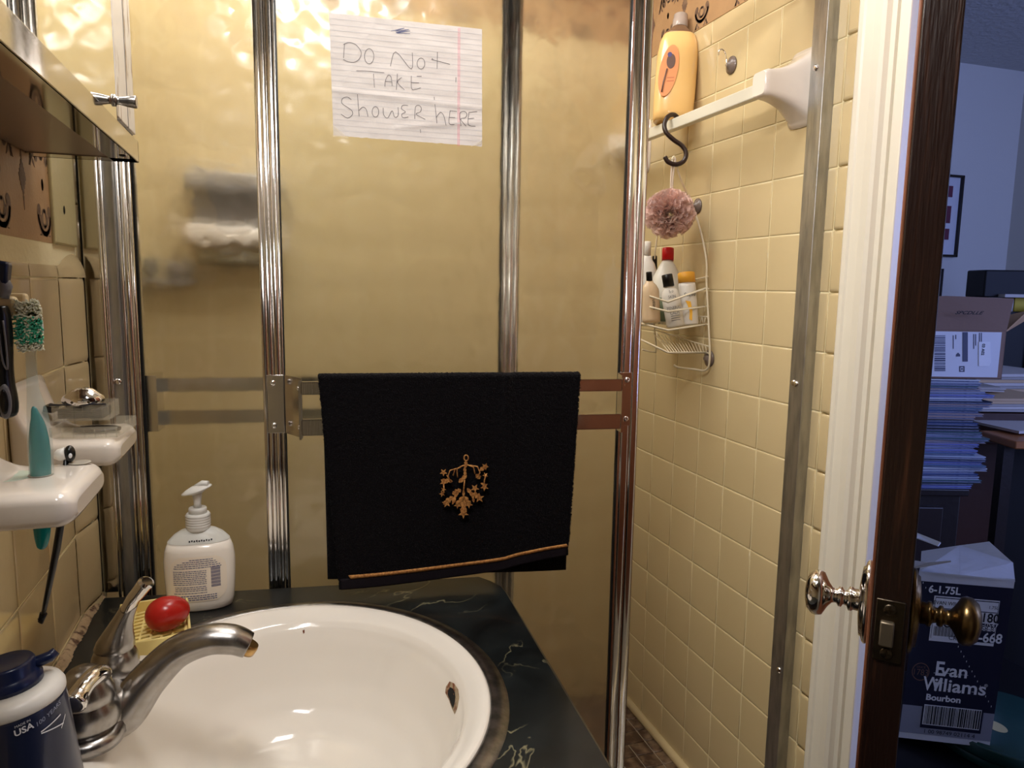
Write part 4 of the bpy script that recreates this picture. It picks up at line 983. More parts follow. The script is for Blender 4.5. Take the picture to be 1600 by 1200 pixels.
def lf(u, v):
    a = (v-.5)*2; w = .041*(1-abs(a)**5*.35) ; return bsurf((u-.5)*2*w, hb*(.14+.56*v), .0007)
b.sheet(lf, 30, 20); lb = b.build('back_label', mat('pearl_label', (238, 226, 208), .35), sb, normals=False)
b = B(); random.seed(11)
def tl(x0, x1, z, w, e=.0012):
    n = max(2, int((x1-x0)/.003)); pts = [x0+(x1-x0)*i/n for i in range(n+1)]
    for i in range(n): b.face([bsurf(pts[i], z-w/2, e), bsurf(pts[i+1], z-w/2, e), bsurf(pts[i+1], z+w/2, e), bsurf(pts[i], z+w/2, e)])
def words(x0, x1, z, w):
    x = x0
    while x < x1-.001:
        l = random.uniform(.0015, .0055); tl(x, min(x+l, x1), z, w); x += l+.0009
z = hb*.665
for k, (a, c) in enumerate(((-.012, .022), (-.022, .026), (-.030, .028), (-.034, .032), (-.035, .034))): words(a, c, z, .0011); z -= .0032
z -= .002
for k in range(8): words(-.036, .012, z, .0010); z -= .0030
z -= .0015
for k in range(3): words(-.034, .012, z, .0010); z -= .0030
z -= .001; words(-.036, .012, z, .001); z -= .0045
for k in range(3): words(-.026, .026, z, .0014); z -= .0033
b.build('label_text', mat('blue_grey_print', (78, 84, 128), .6), lb, normals=False)
b = B()
for k in range(18): tl(.0185, .032, hb*.56-k*.00185, .0010 if k % 3 else .0005)
b.build('barcode', mat('blue_print', (60, 66, 120), .6), lb, normals=False)
b = B(); b.text('12345 07:12 US', BM_ @ frame((0.004, -.024, hb*.885), (1, 0, 0), (0, .35, 1)), .006, 0, 0, h=.003) if False else None
b.ribbon([(0, 0), (.001, 0)], .001, BM_ @ frame((0, -.024, hb*.88), (1, 0, 0), (0, 0, 1)))
for k in range(10): tl(-.012+k*.0035, -.0098+k*.0035, hb*.885+.0006*(k % 2), .0024, .0012)
b.build('date_code', print_b, sb, normals=False)

# shave gel jar at the lower left
GJ = Vector((-.237, .765, CT)); gz = aY(45, 1090, .74).z-CT
gj = thing('shaving_gel_jar', 'navy and white shaving product jar at the lower left by the faucet', 'jar', tuple(GJ))
Mg = Matrix.Translation(GJ) @ Matrix.Rotation(math.radians(-6), 4, 'Y')
B().lathe([(.040, 0), (.0435, .003), (.0438, .02), (.0432, gz-.016), (.0425, gz-.012)], Mg, 48).build('jar_body', mat('navy_jar', (26, 34, 62), .3, coat=.4), gj)
B().lathe([(.0425, gz-.014), (.0438, gz-.012), (.0440, gz-.007), (.0415, gz-.002), (.036, gz+.001), (.027, gz+.003), (.0265, gz+.002)], Mg, 48).build('white_collar', white_p, gj)
cp = B().lathe([(.027, gz+.001), (.0275, gz+.009), (.024, gz+.013), (.0225, gz+.015), (.0235, gz+.024), (.0215, gz+.027), (.017, gz+.025), (.001, gz+.024)], Mg, 40).build('pump_cap', navy_p, gj)
B().tube([Mg @ Vector((.012, .004, gz+.016)), Mg @ Vector((.032, .014, gz+.017)), Mg @ Vector((.037, .017, gz+.020))], [.006, .0055, .0045], 14).build('nozzle', navy_p, cp)
def curved_text(body, ang, z, size, m, name, bold=0, sl=0):
    b = B().text(body, Matrix.Identity(4), size, 0, 0, 0, bold=bold)
    for v in b.bm.verts:
        a = math.radians(ang)+v.co.x/.0442; zz = z+v.co.y+sl*v.co.x
        v.co = Mg @ Vector((.0443*math.cos(a), .0443*math.sin(a), zz))
    b.build(name, m, gj, normals=False)
curved_text('USA', -66, gz-.024, .0085, white_ink, 'print', .0002, .1)
curved_text('MADE IN', -66, gz-.0180, .0032, white_ink, 'print', 0, .1)
curved_text('100 YEARS', -36, gz-.0215, .0060, mat('silver_print', (150, 156, 176), .5), 'print', 0, .25)
b = B()
for a0, z0, a1, z1 in ((-50, gz-.034, -22, gz-.030), (-50, gz-.0355, -20, gz-.040), (-25, gz-.043, -14, gz-.034)):
    pts = [(math.radians(a0+(a1-a0)*i/10), z0+(z1-z0)*i/10) for i in range(11)]
    for i in range(10):
        b.face([Mg @ Vector((.0443*math.cos(a), .0443*math.sin(a), z)) for a, z in (pts[i], pts[i+1], (pts[i+1][0], pts[i+1][1]+.0012), (pts[i][0], pts[i][1]+.0012))])
b.build('emblem', white_ink, gj, normals=False)

# ------------------------------------------------------------------ ceramic fittings on the left wall
def wall_shelf(name, label, cat, y0, y1, zt, zb, xt, plate_top, plate_y0, plate_y1):
    t = thing(name, label, cat, (XL, (y0+y1)/2, zb))
    # body: cross sections marching out from the wall
    b = B(); n = 30; rings = []; seg = 40
    for i in range(n+1):
        s_ = i/n; x = XL+.002+(xt-XL-.002)*s_
        k = max(0, 1-s_*2.3)**2.2
        top = zt+(plate_top-zt)*k; bot = zb-(.020)*k
        ya = y0+(plate_y0-y0)*k; yb = y1+(plate_y1-y1)*k
        sc = 1
        if s_ > .86: q = (s_-.86)/.14; sc = math.sqrt(max(0.0, 1-q*q*.82))
        cyy, czz = (ya+yb)/2, (top+bot)/2
        hy2, hz2 = (yb-ya)/2*(1-(1-sc)*.35), (top-bot)/2*sc
        rings.append([b.bm.verts.new((x, cyy+hy2*math.copysign(abs(math.cos(a))**.35, math.cos(a)), czz+hz2*math.copysign(abs(math.sin(a))**.5, math.sin(a)))) for a in [2*PI*q/seg for q in range(seg)]])
    for i in range(n):
        for q in range(seg):
            f = b.bm.faces.new([rings[i][q], rings[i][(q+1) % seg], rings[i+1][(q+1) % seg], rings[i+1][q]]); f.smooth = True
    b.bm.faces.new(rings[0]); b.bm.faces.new(rings[-1])
    return t, b
SZ = CZ-.182
t1, b = wall_shelf('ceramic_shelf', 'white ceramic wall shelf holding the razor cartridges', 'shelf', .925, 1.055, SZ, CZ-.216, -.178, CZ-.118, .935, 1.085)
b.build('shelf_body', ceramic, t1)
t2, b = wall_shelf('toothbrush_holder', 'white ceramic toothbrush holder jutting out nearest the camera', 'toothbrush holder', .715, .850, SZ-.004, CZ-.222, -.176, CZ-.150, .715, .850)
b.build('holder_body', ceramic, t2)
zt2_ = SZ-.004
B().lathe([(.020, .0006), (.019, .0012), (.016, .0009)], Matrix.Translation((-.243, .79, zt2_-.0008)), 40, sx=.9, sy=1.1, caps=True).build('soap_residue', mat('pale_green_residue', (206, 218, 200), .5), t2)
for x, y in ((-.2195, .787), (-.196, .832)):
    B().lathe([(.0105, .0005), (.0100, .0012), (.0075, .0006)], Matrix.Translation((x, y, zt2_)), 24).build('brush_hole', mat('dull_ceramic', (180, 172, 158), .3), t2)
# toothbrush
tbp = thing('toothbrush', 'teal toothbrush with clear grip and white bristles standing in the holder', 'toothbrush', tuple(aY(65, 745, .787)))
def bp2(x, y): return aY(x, y, .787)
hd = B().tube(smooth([bp2(64, 750), bp2(62, 700), bp2(58, 660), bp2(52, 635)], 4), [.0085, .0088, .009, .009, .0088, .0085, .0078, .007, .006, .0045, .0035, .0025, .001], 16).build('handle_core', teal_p, tbp)
B().tube(smooth([bp2(65, 742), bp2(63, 700), bp2(59, 650), bp2(52, 610), bp2(49, 570), bp2(48, 535)], 4), [.0105]*5+[.0105, .0100, .0095, .009, .0082, .0072, .0062, .0054, .0050, .0047, .0046, .0046, .0046, .0046, .0046, .0045], 16).build('clear_grip', clear_p, tbp)
B().tube(smooth([bp2(64, 748), bp2(65, 800), bp2(66, 840), bp2(65, 858)], 4), [.009, .0092, .0090, .0088, .0085, .0082, .0078, .0072, .0066, .0058, .005, .004, .002], 16).build('handle_end', teal_p, tbp)
hb_ = B(); hb_.ball((0, 0, 0), 1, seg=24); c = bp2(49, 512)
for v in hb_.bm.verts: v.co = c+Vector((v.co.x*.0085, v.co.y*.003+.006, v.co.z*.0215))
hb_.build('brush_head', white_p, tbp)
for m, lo, hi, nm in ((mat('green_bristle', (70, 178, 140), .6), -.014, .010, 'green_bristles'), (mat('white_bristle', (232, 230, 204), .7), -.021, .021, 'white_bristles')):
    b = B(); random.seed(9)
    for k in range(420 if nm[0] == 'g' else 620):
        x = random.uniform(-.0095, .0095); z = random.uniform(lo, hi)
        if nm[0] == 'w' and -.012 < z < .008 and abs(x) > .002 and random.random() < .8: continue
        p = c+Vector((x*.85, .004, z)); sp_ = .002+.004*abs(z)/.02
        q = c+Vector((x*1.15+random.gauss(0, .001), -.010+random.uniform(-.001, .002), z+random.gauss(0, .0008)+(z > .012)*random.uniform(0, .007)))
        b.tube([p, q], .0008, 4, caps=True)
    b.build(nm, m, tbp)
# dental stick with black knob and long black rod
ds = thing('tongue_scraper', 'thin black rod with white collar hanging through the toothbrush holder', 'dental tool', tuple(aY(105, 712, .832)))
q = lambda x, y: aY(x, y, .832)
B().tube([q(104, 716), q(98, 800), q(88, 860), q(72, 940), q(66, 966)], [.0045, .0062, .0060, .0045, .0032], 12, flat=.6).tube([q(68, 958), q(63, 972), q(61, 966)], [.0036, .003, .0015], 8).build('rod', black_p, ds)
B().tube([q(84, 712), q(92, 711), q(103, 709)], [.003, .0062, .0068], 16).build('collar', white_p, ds)
B().ball(q(109, 709), .0052, .007, .0088).build('knob', black_p, ds)
B().ball(q(112, 710)-Vector((0, .0055, 0)), .0018, .002, .0028).build('pin', white_ink, ds)
# razor cartridge tray and head on the shelf
rc = thing('cartridge_tray', 'open clear plastic razor cartridge tray on the far ceramic shelf', 'cartridge tray', (-.21, .97, SZ))
Mt = Matrix.Translation((-.2135, .975, SZ+.0005)) @ Matrix.Rotation(math.radians(-6), 4, 'Z')
tray_m = mat('smoky_clear_plastic', (226, 218, 196), .1, alpha=.22)
b = B().box(-.036, .036, -.032, .045, 0, .0016, Mt)
for x0, x1, y0, y1 in ((-.036, -.0345, -.032, .045), (.0345, .036, -.032, .045), (-.036, .036, -.032, -.0305), (-.036, .036, .0435, .045)): b.box(x0, x1, y0, y1, 0, .0125, Mt)
for k in range(7): b.box(-.034+k*.0115, -.033+k*.0115, -.0335, -.032, 0, .011, Mt)
b.build('clear_tray', tray_m, rc)
B().lathe([(.027, 0), (.027, .003), (.022, .004)], Mt @ Matrix.Translation((.002, .006, .0018)), 32, sy=.6).build('black_insert', mat('smoky_insert', (52, 46, 40), .4), rc)
pk = thing('razor_cartridge_pack', 'black cartridge pack in a clear case stacked on the tray', 'cartridge pack', (-.22, 1.0, SZ+.013))
Mk = Matrix.Translation((-.222, 1.010, SZ+.0135)) @ Matrix.Rotation(math.radians(-4), 4, 'Z')
b = B().box(-.036, .026, -.024, -.0228, 0, .020, Mk).box(-.036, -.035, -.024, .022, 0, .020, Mk).box(.025, .026, -.024, .022, 0, .020, Mk).box(-.036, .026, .021, .022, 0, .020, Mk).box(-.036, .026, -.024, .022, 0, .0012, Mk)
for k in range(6): b.box(-.034+k*.0105, -.0333+k*.0105, -.0247, -.024, 0, .019, Mk)
b.build('clear_case', tray_m, pk)
b = B().box(-.031, .018, -.019, .018, .002, .014, Mk, bev=.001)
for k in range(5): b.box(-.031, .018, -.0205, -.019, .003+k*.0022, .0042+k*.0022, Mk)
b.box(-.038, .024, -.0255, -.023, .0195, .0208, Mk); b.build('cartridge', mat('navy_black_plastic', (26, 28, 44), .35), pk)
B().box(-.048, -.037, -.022, .0, .002, .010, Mk @ Matrix.Rotation(.2, 4, 'Y'), bev=.001).build('side_clip', black_p, pk)
rh = thing('chrome_razor_head', 'oval chrome shaver head resting on the black cartridge pack', 'razor head', (-.2275, 1.0, SZ+.029))
Mh = Matrix.Translation((-.2275, 1.0, SZ+.029))
B().lathe([(.010, -.001), (.019, .001), (.0235, .006), (.0240, .009), (.0225, .013), (.017, .017), (.0165, .0175), (.012, .0215), (.005, .0235), (.001, .024)], Mh, 40, sy=.72).build('chrome_shell', chrome, rh)
B().lathe([(.017, -.004), (.019, .0), (.0205, .003)], Mh, 32, sy=.72).build('black_skirt', black_p, rh)
b = B()
for k in (-2, -1, 1, 2):
    a = math.radians(-90+k*22); b.ball((Mh @ Vector((.0236*math.cos(a), .0236*.72*math.sin(a), .0075))), .0018, .001, .0016)
b.build('rivet', bronze, rh)

# razor hanging on a cream hook
rh2 = thing('razor_hook', 'cream plastic razor hook stuck on the left tiled wall', 'hook', (XL, .80, CZ-.03))
for x0, x1, y0, y1 in ((-30, 26, 462, 488), (28, 43, 457, 482)):
    ps = [aY(x, y, .785 if x0 < 0 else .83) for x, y in ((x0, y0+12), (x1, y0+3))]
    cz_ = (ps[0].z+ps[1].z)/2
    B().box(XL+.002, ps[1].x, ps[1].y-.006, ps[1].y+.006, ps[1].z-.018, ps[1].z+.001, bev=.003).build('prong', cream_p, rh2)
B().box(XL-.0005, XL+.006, .765, .85, CZ-.075, CZ-.02, bev=.003).build('back_pad', cream_p, rh2)
rz = thing('safety_razor', 'black and grey grip razor hanging at the left edge', 'razor', tuple(aY(10, 560, .775)))
g = lambda x, y: aY(x, y, .775)
B().tube(smooth([g(2, 478), g(3, 500), g(5, 540), g(7, 590), g(11, 630), g(12, 652)], 4), [.006, .007, .008, .0088, .0094, .0098, .0100, .0100, .0098, .0096, .0094, .0094, .0096, .0100, .0106, .0110, .0112, .0110, .0105, .009, .005], 20, flat=.8).build('handle', black_p, rz)
grey_r = mat('grey_rubber', (120, 118, 120), .5)
def onr(x, y): p = g(x, y); return p+Vector((0, -.0092, 0))
B().tube(smooth([onr(-6, 520), onr(-2, 560), onr(1, 600), onr(-2, 640)], 4), .0009, 8).tube(smooth([onr(10, 500), onr(15, 540), onr(17, 575), onr(9, 560), onr(5, 520)], 4), .0009, 8).build('grip_line', grey_r, rz)
B().lathe([(.0075, 0), (.0065, .0015), (.001, .002)], Matrix.Translation(onr(13, 625)) @ Matrix.Rotation(PI/2, 4, 'X'), 24, sx=.75, sy=2.2).build('grip_inset', grey_r, rz)
B().lathe([(.0048, .0022), (.004, .003), (.001, .0032)], Matrix.Translation(onr(13, 625)) @ Matrix.Rotation(PI/2, 4, 'X'), 24, sx=.75, sy=2.4).build('inset_center', black_p, rz)
B().box(-.018, .007, -.008, .006, -.012, .010, Matrix.Translation(g(2, 425)) @ Matrix.Rotation(.15, 4, 'Y'), bev=.003).build('razor_head', mat('blue_black_plastic', (24, 34, 62), .3), rz)
B().tube([g(0, 430), g(8, 448), g(4, 465)], [.008, .0085, .007], 14, flat=.7).build('neck', grey_r, rz)

# ------------------------------------------------------------------ medicine cabinet
CX, CY1, CB = -.167, 1.095, CZ+.155
mc = thing('medicine_cabinet', 'mirrored medicine cabinet with a chrome bottom edge on the left wall', 'cabinet', (XL, .5, CB))
B().box(XL-.001, CX-.006, -.15, CY1-.006, CB+.028, CB+.55).build('cabinet_body', white_p, mc)
B().box(XL+.001, CX-.031, -.15, CY1-.03, CB+.0012, CB+.004).build('underside', mat('dull_metal_underside', (150, 132, 120), .32, .8), mc)
B().box(CX-.030, CX-.001, -.15, CY1, CB, CB+.003).box(XL+.001, CX-.001, CY1-.03, CY1, CB, CB+.003).box(CX-.003, CX, -.15, CY1, CB, CB+.0275, bev=.0008).box(XL, CX, CY1-.003, CY1, CB, CB+.026).build('chrome_edge', mat('smoky_chrome', (190, 184, 176), .06, 1), mc)
B().ball((CX-.010, CY1-.055, CB), .004, .007, .0012).build('slot', black_hole, mc)
B().box(CX-.006, CX-.002, -.14, .972, CB+.0285, CB+.54).build('mirror', mirror_m, mc)
wb_ = B().box(CX-.006, CX-.0015, .973, 1.088, CB+.034, CB+.54, bev=.001).build('edge_strip', mat('mirror_edge_white', (236, 232, 228), .25, var=(70, (150, 126, 112), .56, .70), scale3=(1, 1, .3)), mc)
B().box(CX-.006, CX-.0012, 1.038, 1.042, CB+.034, CB+.54).build('edge_groove', mat('grey_groove', (120, 114, 112), .4), mc)
kp = aX(181, 157, CX)
Mkk = Matrix.Translation((CX-.002, kp.y, kp.z)) @ Matrix.Rotation(PI/2, 4, 'Y')
B().lathe([(.0068, 0), (.0068, .002), (.0045, .003), (.0045, .006), (.0062, .014), (.0072, .022), (.0068, .0235)], Mkk, 24).build('knob', nickel, mc)

# vanity lamp above the cabinet (out of view)
vl = thing('vanity_lamp', 'wall lamp above the medicine cabinet', 'lamp', (XL, .42, 2.06))
B().box(XL, XL+.09, .12, .72, 2.06, 2.13, bev=.01).build('lamp_body', white_p, vl)

# ------------------------------------------------------------------ the other room
struct('floor_2', B().box(XR+.11, 4.2, -1.6, 3.1, -.06, 0), carpet)
struct('wall_far', B().box(XR+.11, 3.75, 2.94, 3.04, 0, 2.46), wall_paint)
struct('wall_east', B().box(3.71, 3.81, -1.6, 2.94, 0, 2.46), wall_paint)
struct('wall_south', B().box(XR+.11, 3.9, -1.7, -1.6, 0, 2.46), wall_paint)
struct('ceiling_2', B().box(XR+.11, 3.9, -1.7, 3.04, 2.44, 2.5), ceil_m)
# framed picture
def aF(x, y): return aY(x, y, 2.935)
f1, f2 = aF(1503, 275), aF(1488, 402); fx1 = f1.x; fx0 = fx1-.24; fz1 = f1.z; fz0 = aF(1488, 402).z
pfm = thing('framed_picture', 'black framed picture with a white mat on the far blue wall', 'picture', ((fx0+fx1)/2, 2.94, fz0))
b = B()
for x0, x1, z0, z1 in ((fx0, fx0+.012, fz0, fz1), (fx1-.012, fx1, fz0, fz1), (fx0, fx1, fz0, fz0+.012), (fx0, fx1, fz1-.012, fz1)): b.box(x0, x1, 2.915, 2.939, z0, z1, bev=.002)
b.build('picture_frame', mat('dark_bronze_frame', (40, 32, 28), .35), pfm)
B().box(fx0+.010, fx1-.010, 2.93, 2.936, fz0+.01, fz1-.01).build('mat_board', white_card, pfm)
mr_ = mat('maroon_print', (110, 50, 70), .6)
for z, hh in ((.80, .055), (.52, .085), (.28, .055)):
    zc = fz0+(fz1-fz0)*z; B().box(fx0+.07, fx1-.06, 2.926, 2.931, zc-hh/2, zc+hh/2).build('small_print', mr_, pfm)
f3 = thing('wall_panel', 'narrow dark edged frame low behind the door edge', 'picture', tuple(aF(1468, 460)))
p = aF(1470, 420); B().box(p.x-.2, p.x, 2.915, 2.939, aF(1466, 478).z, p.z).build('picture_frame', MATS['dark_bronze_frame'], f3)

# bourbon carton : four corners of its front
cn4 = [aD(1404, 1152, 1.50), aD(1546, 1168, 1.42), aD(1586, 905, 1.42), aD(1436, 893, 1.50)]
ev = thing('bourbon_carton', 'navy and white bourbon carton with torn flaps behind the brass knob', 'carton', tuple((cn4[0]+cn4[1])/2))
ex = (cn4[1]-cn4[0]).normalized(); Wd = (cn4[1]-cn4[0]).length; ey = (cn4[3]-cn4[0]); Ht = ey.length; ey.normalize(); ez = ex.cross(ey).normalized()
ey = ez.cross(ex).normalized() if False else ey
def EV(u, v, e=0):
    a = cn4[0]*(1-u)+cn4[1]*u; c = cn4[3]*(1-u)+cn4[2]*u; return a*(1-v)+c*v+ez*e
bk = -ez*.30
b = B().hexa([cn4[0], cn4[1], cn4[1]+bk, cn4[0]+bk], [cn4[3], cn4[2], cn4[2]+bk, cn4[3]+bk]); b.bm.faces.ensure_lookup_table()
b.build('carton_body', white_card, ev)
def Q(m, name, u0, v0, u1, v1, e, par): return B().face([EV(u0, v0, e), EV(u1, v0, e), EV(u1, v1, e), EV(u0, v1, e)]).build(name, m, par, normals=False)
fr = Q(navy_card, 'navy_front', 0.0, .20, 1, .945, .0006, ev); Q(grey_card, 'grey_front', 0, .035, 1, .20, .0006, ev)
Me = frame(EV(0, 0), cn4[1]-cn4[0], cn4[3]-cn4[0]); 
def evmap(b):                                             # text laid out in (u, v)*unit -> bilinear on the front
    return b
class EB(B):
    def t(s, body, size, u, v, e=.0014, bold=0, align='CENTER', sx=1, rot=0, shear=0):
        k = B().text(body, Matrix.Identity(4), size, 0, 0, 0, bold=bold, align=align, sx=sx, rot=rot, shear=shear)
        for w in k.bm.verts: w.co = EV(u+w.co.x/Wd, v+w.co.y/Ht, e)
        me = bpy.data.meshes.new('q'); k.bm.to_mesh(me); k.bm.free(); s.bm.from_mesh(me); bpy.data.meshes.remove(me); return s
    def r(s, u0, v0, u1, v1, e=.0012): s.face([EV(u0, v0, e), EV(u1, v0, e), EV(u1, v1, e), EV(u0, v1, e)]); return s
b = EB()
b.t('6-1.75L', .021, .30, .90, bold=.0006, sx=.85)
b.t('E', .040, .36, .43, bold=.0010, sx=.8).t('van', .036, .52, .425, bold=.0006, sx=.95).t('W', .040, .30, .335, bold=.0005, sx=.75).t('illiams', .037, .60, .335, bold=.0006, sx=.98).t('Bourbon', .017, .44, .258, bold=.0006)
for u, v, w in ((.30, .408, .1), (.44, .413, .05), (.50, .413, .05), (.56, .413, .05), (.62, .413, .05), (.47, .318, .04), (.53, .318, .04), (.59, .318, .05), (.73, .318, .05), (.30, .354, .06), (.37, .354, .05)):
    b.r(u, v-.0035, u+w, v-.0010, .0015)
b.t('®', .008, .87, .36)
for k in range(26):                                       # dashed tear line
    t = k/26; 
    if .04 < t < .40: continue
    b.r(.06+.93*t-.003, .93-.72*t, .06+.93*t+.003, .93-.72*t+.010, .0013)
b.build('white_lettering', white_ink, fr, normals=False)
EB().r(.20, .595, .885, .865, .0010).build('white_panel', label_w, fr, normals=False)
EB().r(.215, .012+.60, .88, .858, .0013).build('navy_panel_rule', navy_card, fr, normals=False)
EB().r(.22, .795, .875, .853, .0016).r(.22, .725, .62, .79, .0016).r(.63, .725, .875, .79, .0016).r(.22, .61, .62, .72, .0016).r(.66, .682, .875, .694+.012, .0016).r(.63, .682, .66, .706, .0016).build('panel_cells', label_w, fr, normals=False)
b = EB().t('EVAN WILLIAMS', .011, .40, .824, .002, sx=.8).t('1.75L', .009, .83, .822, .002, sx=.8).t('1180', .026, .78, .757, .002, sx=.75, bold=.0005).t('17', .014, .60, .757, .002).t('NR', .006, .665, .742, .002)
b.t('868-8', .013, .78, .694, .002, sx=.9).t('CO', .018, .34, .70, .002, bold=.0006).t('CR 156-H', .012, .55, .622, .002, sx=.9)
for k in range(20):
    u = .24+k*.012; b.r(u, .628, u+(.007 if k % 3 else .004), .684, .002)
b.build('panel_text', print_b, fr, normals=False)
EB().t('412-0547', .013, .77, .716, .002, sx=.85).t('23-668', .027, .775, .640, .002, sx=.78, bold=.0006).t('WC', .008, .655, .632, .002).build('panel_numbers', white_ink, fr, normals=False)
b = EB(); pts = [(.155+.098*math.cos(a), .405+.054*math.sin(a)) for a in [2*PI*i/32 for i in range(33)]]; pi_ = [(.155+.088*math.cos(a), .405+.048*math.sin(a)) for a in [2*PI*i/32 for i in range(33)]]
for i in range(32): b.face([EV(*pts[i], .0013), EV(*pts[i+1], .0013), EV(*pi_[i+1], .0013), EV(*pi_[i], .0013)])
b.t('1783', .018, .155, .40, .0014, sx=.8).t('SINCE', .006, .155, .432, .0014); b.build('round_seal', seal_ink, fr, normals=False)
EB().r(.225, .075, .885, .225, .0012).build('barcode_border', navy_card, fr, normals=False)
EB().r(.245, .095, .865, .215, .0016).build('barcode_field', label_w, fr, normals=False)
b = EB(); random.seed(4); u = .26
while u < .85:
    w = random.choice((.006, .010, .016)); b.r(u, .100, u+w, .210, .002); u += w+random.choice((.005, .009))
b.t('1 00 98749 02114 4', .011, .55, .055, .0014); b.build('barcode', print_b, fr, normals=False)
# torn top flaps
T0, T1 = cn4[3], cn4[2]
def flap(name, pts): B().face(pts).build(name, white_card, ev, normals=False, solid=.003)
fb = B(); fp = [aD(1438, 894, 1.499), aD(1500, 899, 1.46), aD(1586, 908, 1.42), aD(1583, 880, 1.50), aD(1546, 847, 1.62), aD(1500, 853, 1.66), aD(1440, 862, 1.72)]
b = B(); c = sum(fp, Vector())/len(fp)
b.face([fp[0], fp[1], fp[5], fp[6]]).face([fp[1], fp[2], fp[3], fp[5]]).face([fp[3], fp[4], fp[5]]); b.build('top_flap', white_card, ev, normals=False, solid=.003)
B().face([aD(1425, 888, 1.47), aD(1486, 877, 1.44), aD(1450, 880, 1.50), aD(1425, 876, 1.52)]).build('torn_strip', mat('grey_card_edge', (176, 168, 160), .8), ev, normals=False, solid=.003)
B().face([aD(1425, 830, 1.62), aD(1470, 848, 1.55), aD(1466, 853, 1.55), aD(1425, 838, 1.60)]).build('torn_flap', white_card, ev, normals=False, solid=.003)

# low table, green tin
tb_z = min(c.z for c in cn4)-.012
lt = thing('low_table', 'dark low table under the bourbon carton and green tin', 'table', (1.45, 1.15, 0))
B().box(1.06+.02, 1.75, .72, 1.30, tb_z-.035, tb_z, bev=.003).build('table_top', mat('black_lacquer', (14, 13, 16), .35), lt)
for x in (1.12, 1.71):
    for y in (.76, 1.26): B().box(x-.02, x+.02, y-.02, y+.02, 0, tb_z-.034).build('leg', MATS['black_lacquer'], lt)
gt = aZ(1556, 1150, tb_z+.045); 
gn = thing('round_tin', 'dark green round tin with a tan mark at the lower right', 'tin', (gt.x+.07, gt.y+.06, tb_z))
gc = Vector((gt.x+.065, gt.y+.03, tb_z)); 
B().lathe([(.128, 0), (.130, .004), (.130, .026)], Matrix.Translation(gc), 64).build('tin_body', green_tin, gn)
B().lathe([(.133, .020), (.134, .024), (.134, .042), (.131, .046), (.128, .045), (.127, .0475), (.001, .048)], Matrix.Translation(gc), 64).build('lid', mat('green_lid', (20, 58, 52), .35), gn)
lm_ = aZ(1556, 1135, tb_z+.048); B().lathe([(.017, .0), (.0168, .0005)], Matrix.Translation((lm_.x, lm_.y, tb_z+.0481)), 32, sy=1.3).build('tan_mark', tan_mark, gn)

# cabinet with the tall stack of magazines and the open box
azm = YAW
def Mo(p, rz=0): return Matrix.Translation(p) @ Matrix.Rotation(-YAW+rz, 4, 'Z')
sbp = aD(1450, 762, 1.93)
fc = thing('filing_cabinet', 'dark brown cabinet below the tall magazine stack', 'cabinet', (sbp.x, sbp.y, 0))
Mf = Mo(Vector((sbp.x, sbp.y, 0)))
B().box(-.34, .090, .0, .42, 0, sbp.z-.001, Mf, bev=.004).build('cabinet_body', dark_wood2, fc)
B().box(-.30, .040, -.012, .0, .05, sbp.z-.05, Mf, bev=.003).build('door', mat('darker_wood', (40, 28, 26), .4), fc)
B().box(-.34, .105, -.01, .43, sbp.z-.020, sbp.z-.0008, Mf, bev=.003).build('cabinet_top', dark_wood2, fc)
random.seed(21)
mag_cols = [mat('mag_%d' % i, c, .3) for i, c in enumerate([(190, 200, 220), (60, 80, 130), (30, 40, 70), (150, 160, 190), (110, 50, 60), (90, 120, 150), (215, 220, 230), (40, 44, 54), (70, 100, 110), (170, 150, 150), (120, 130, 200)])]
page_m = mat('glossy_page_edges', (150, 156, 180), .35, var=(80, (84, 92, 124), .4, .6), scale3=(1, 1, 20))
z = sbp.z; ztop_m = aD(1450, 589, 1.93).z; n = 36; hh = (ztop_m-z)/n
for k in range(n):
    dx = random.uniform(-.012, .012)+(.020 if 6 <= k < 11 else 0)+(.010*math.sin(k*.5)); dx2 = dx + (.025 if k in (30, 36) else 0)
    M = Mo(Vector((sbp.x, sbp.y, z)), random.uniform(-.06, .06))
    o = thing('magazine', 'thin magazine in the tall messy stack under the opened box', 'magazine', M=M, group='magazines in the tall stack')
    B().box(-.16+dx2, .118+dx2, -.005, .21, .0012, hh-.0006, M).build('pages', page_m, o)
    B().box(-.161+dx2, .120+dx2, -.007, .212, hh*.62, hh-.0001, M).box(-.161+dx2, .120+dx2, -.007, .212, .0001, .0011, M).build('cover', random.choice(mag_cols), o)
    z += hh
# open cardboard box with shipping label
Mx = Mo(Vector((sbp.x, sbp.y, z)))
cb = thing('cardboard_box', 'opened brown cardboard box with a white shipping label atop the magazines', 'box', M=Mx)
bwz = aD(1450, 514, 1.93).z-z; xr_ = (aD(1550, 560, 1.93)-Vector((sbp.x, sbp.y, z))).dot(r0); xl_ = -.16
b = B()
for x0, x1, y0, y1 in ((xl_, xr_, 0, .004), (xl_, xr_, .20, .204), (xl_, xl_+.004, 0, .204), (xr_-.004, xr_, 0, .204)): b.box(x0, x1, y0, y1, 0.001, bwz, Mx)
b.box(xl_, xr_, 0, .204, .001, .004, Mx); b.build('box_body', card, cb)
fl_ = [Mx @ Vector((xl_, 0, bwz)), Mx @ Vector((xr_, 0, bwz)), aD(1584, 466, 2.06), aD(1478, 463, 2.06)]
B().face([Mx @ Vector((xl_, .0, bwz)), Mx @ Vector((xr_, .0, bwz)), aD(1584, 467, 1.98), aD(1478, 463, 1.98), aD(1400, 466, 1.98)]).build('front_flap', card, cb, normals=False, solid=.003)
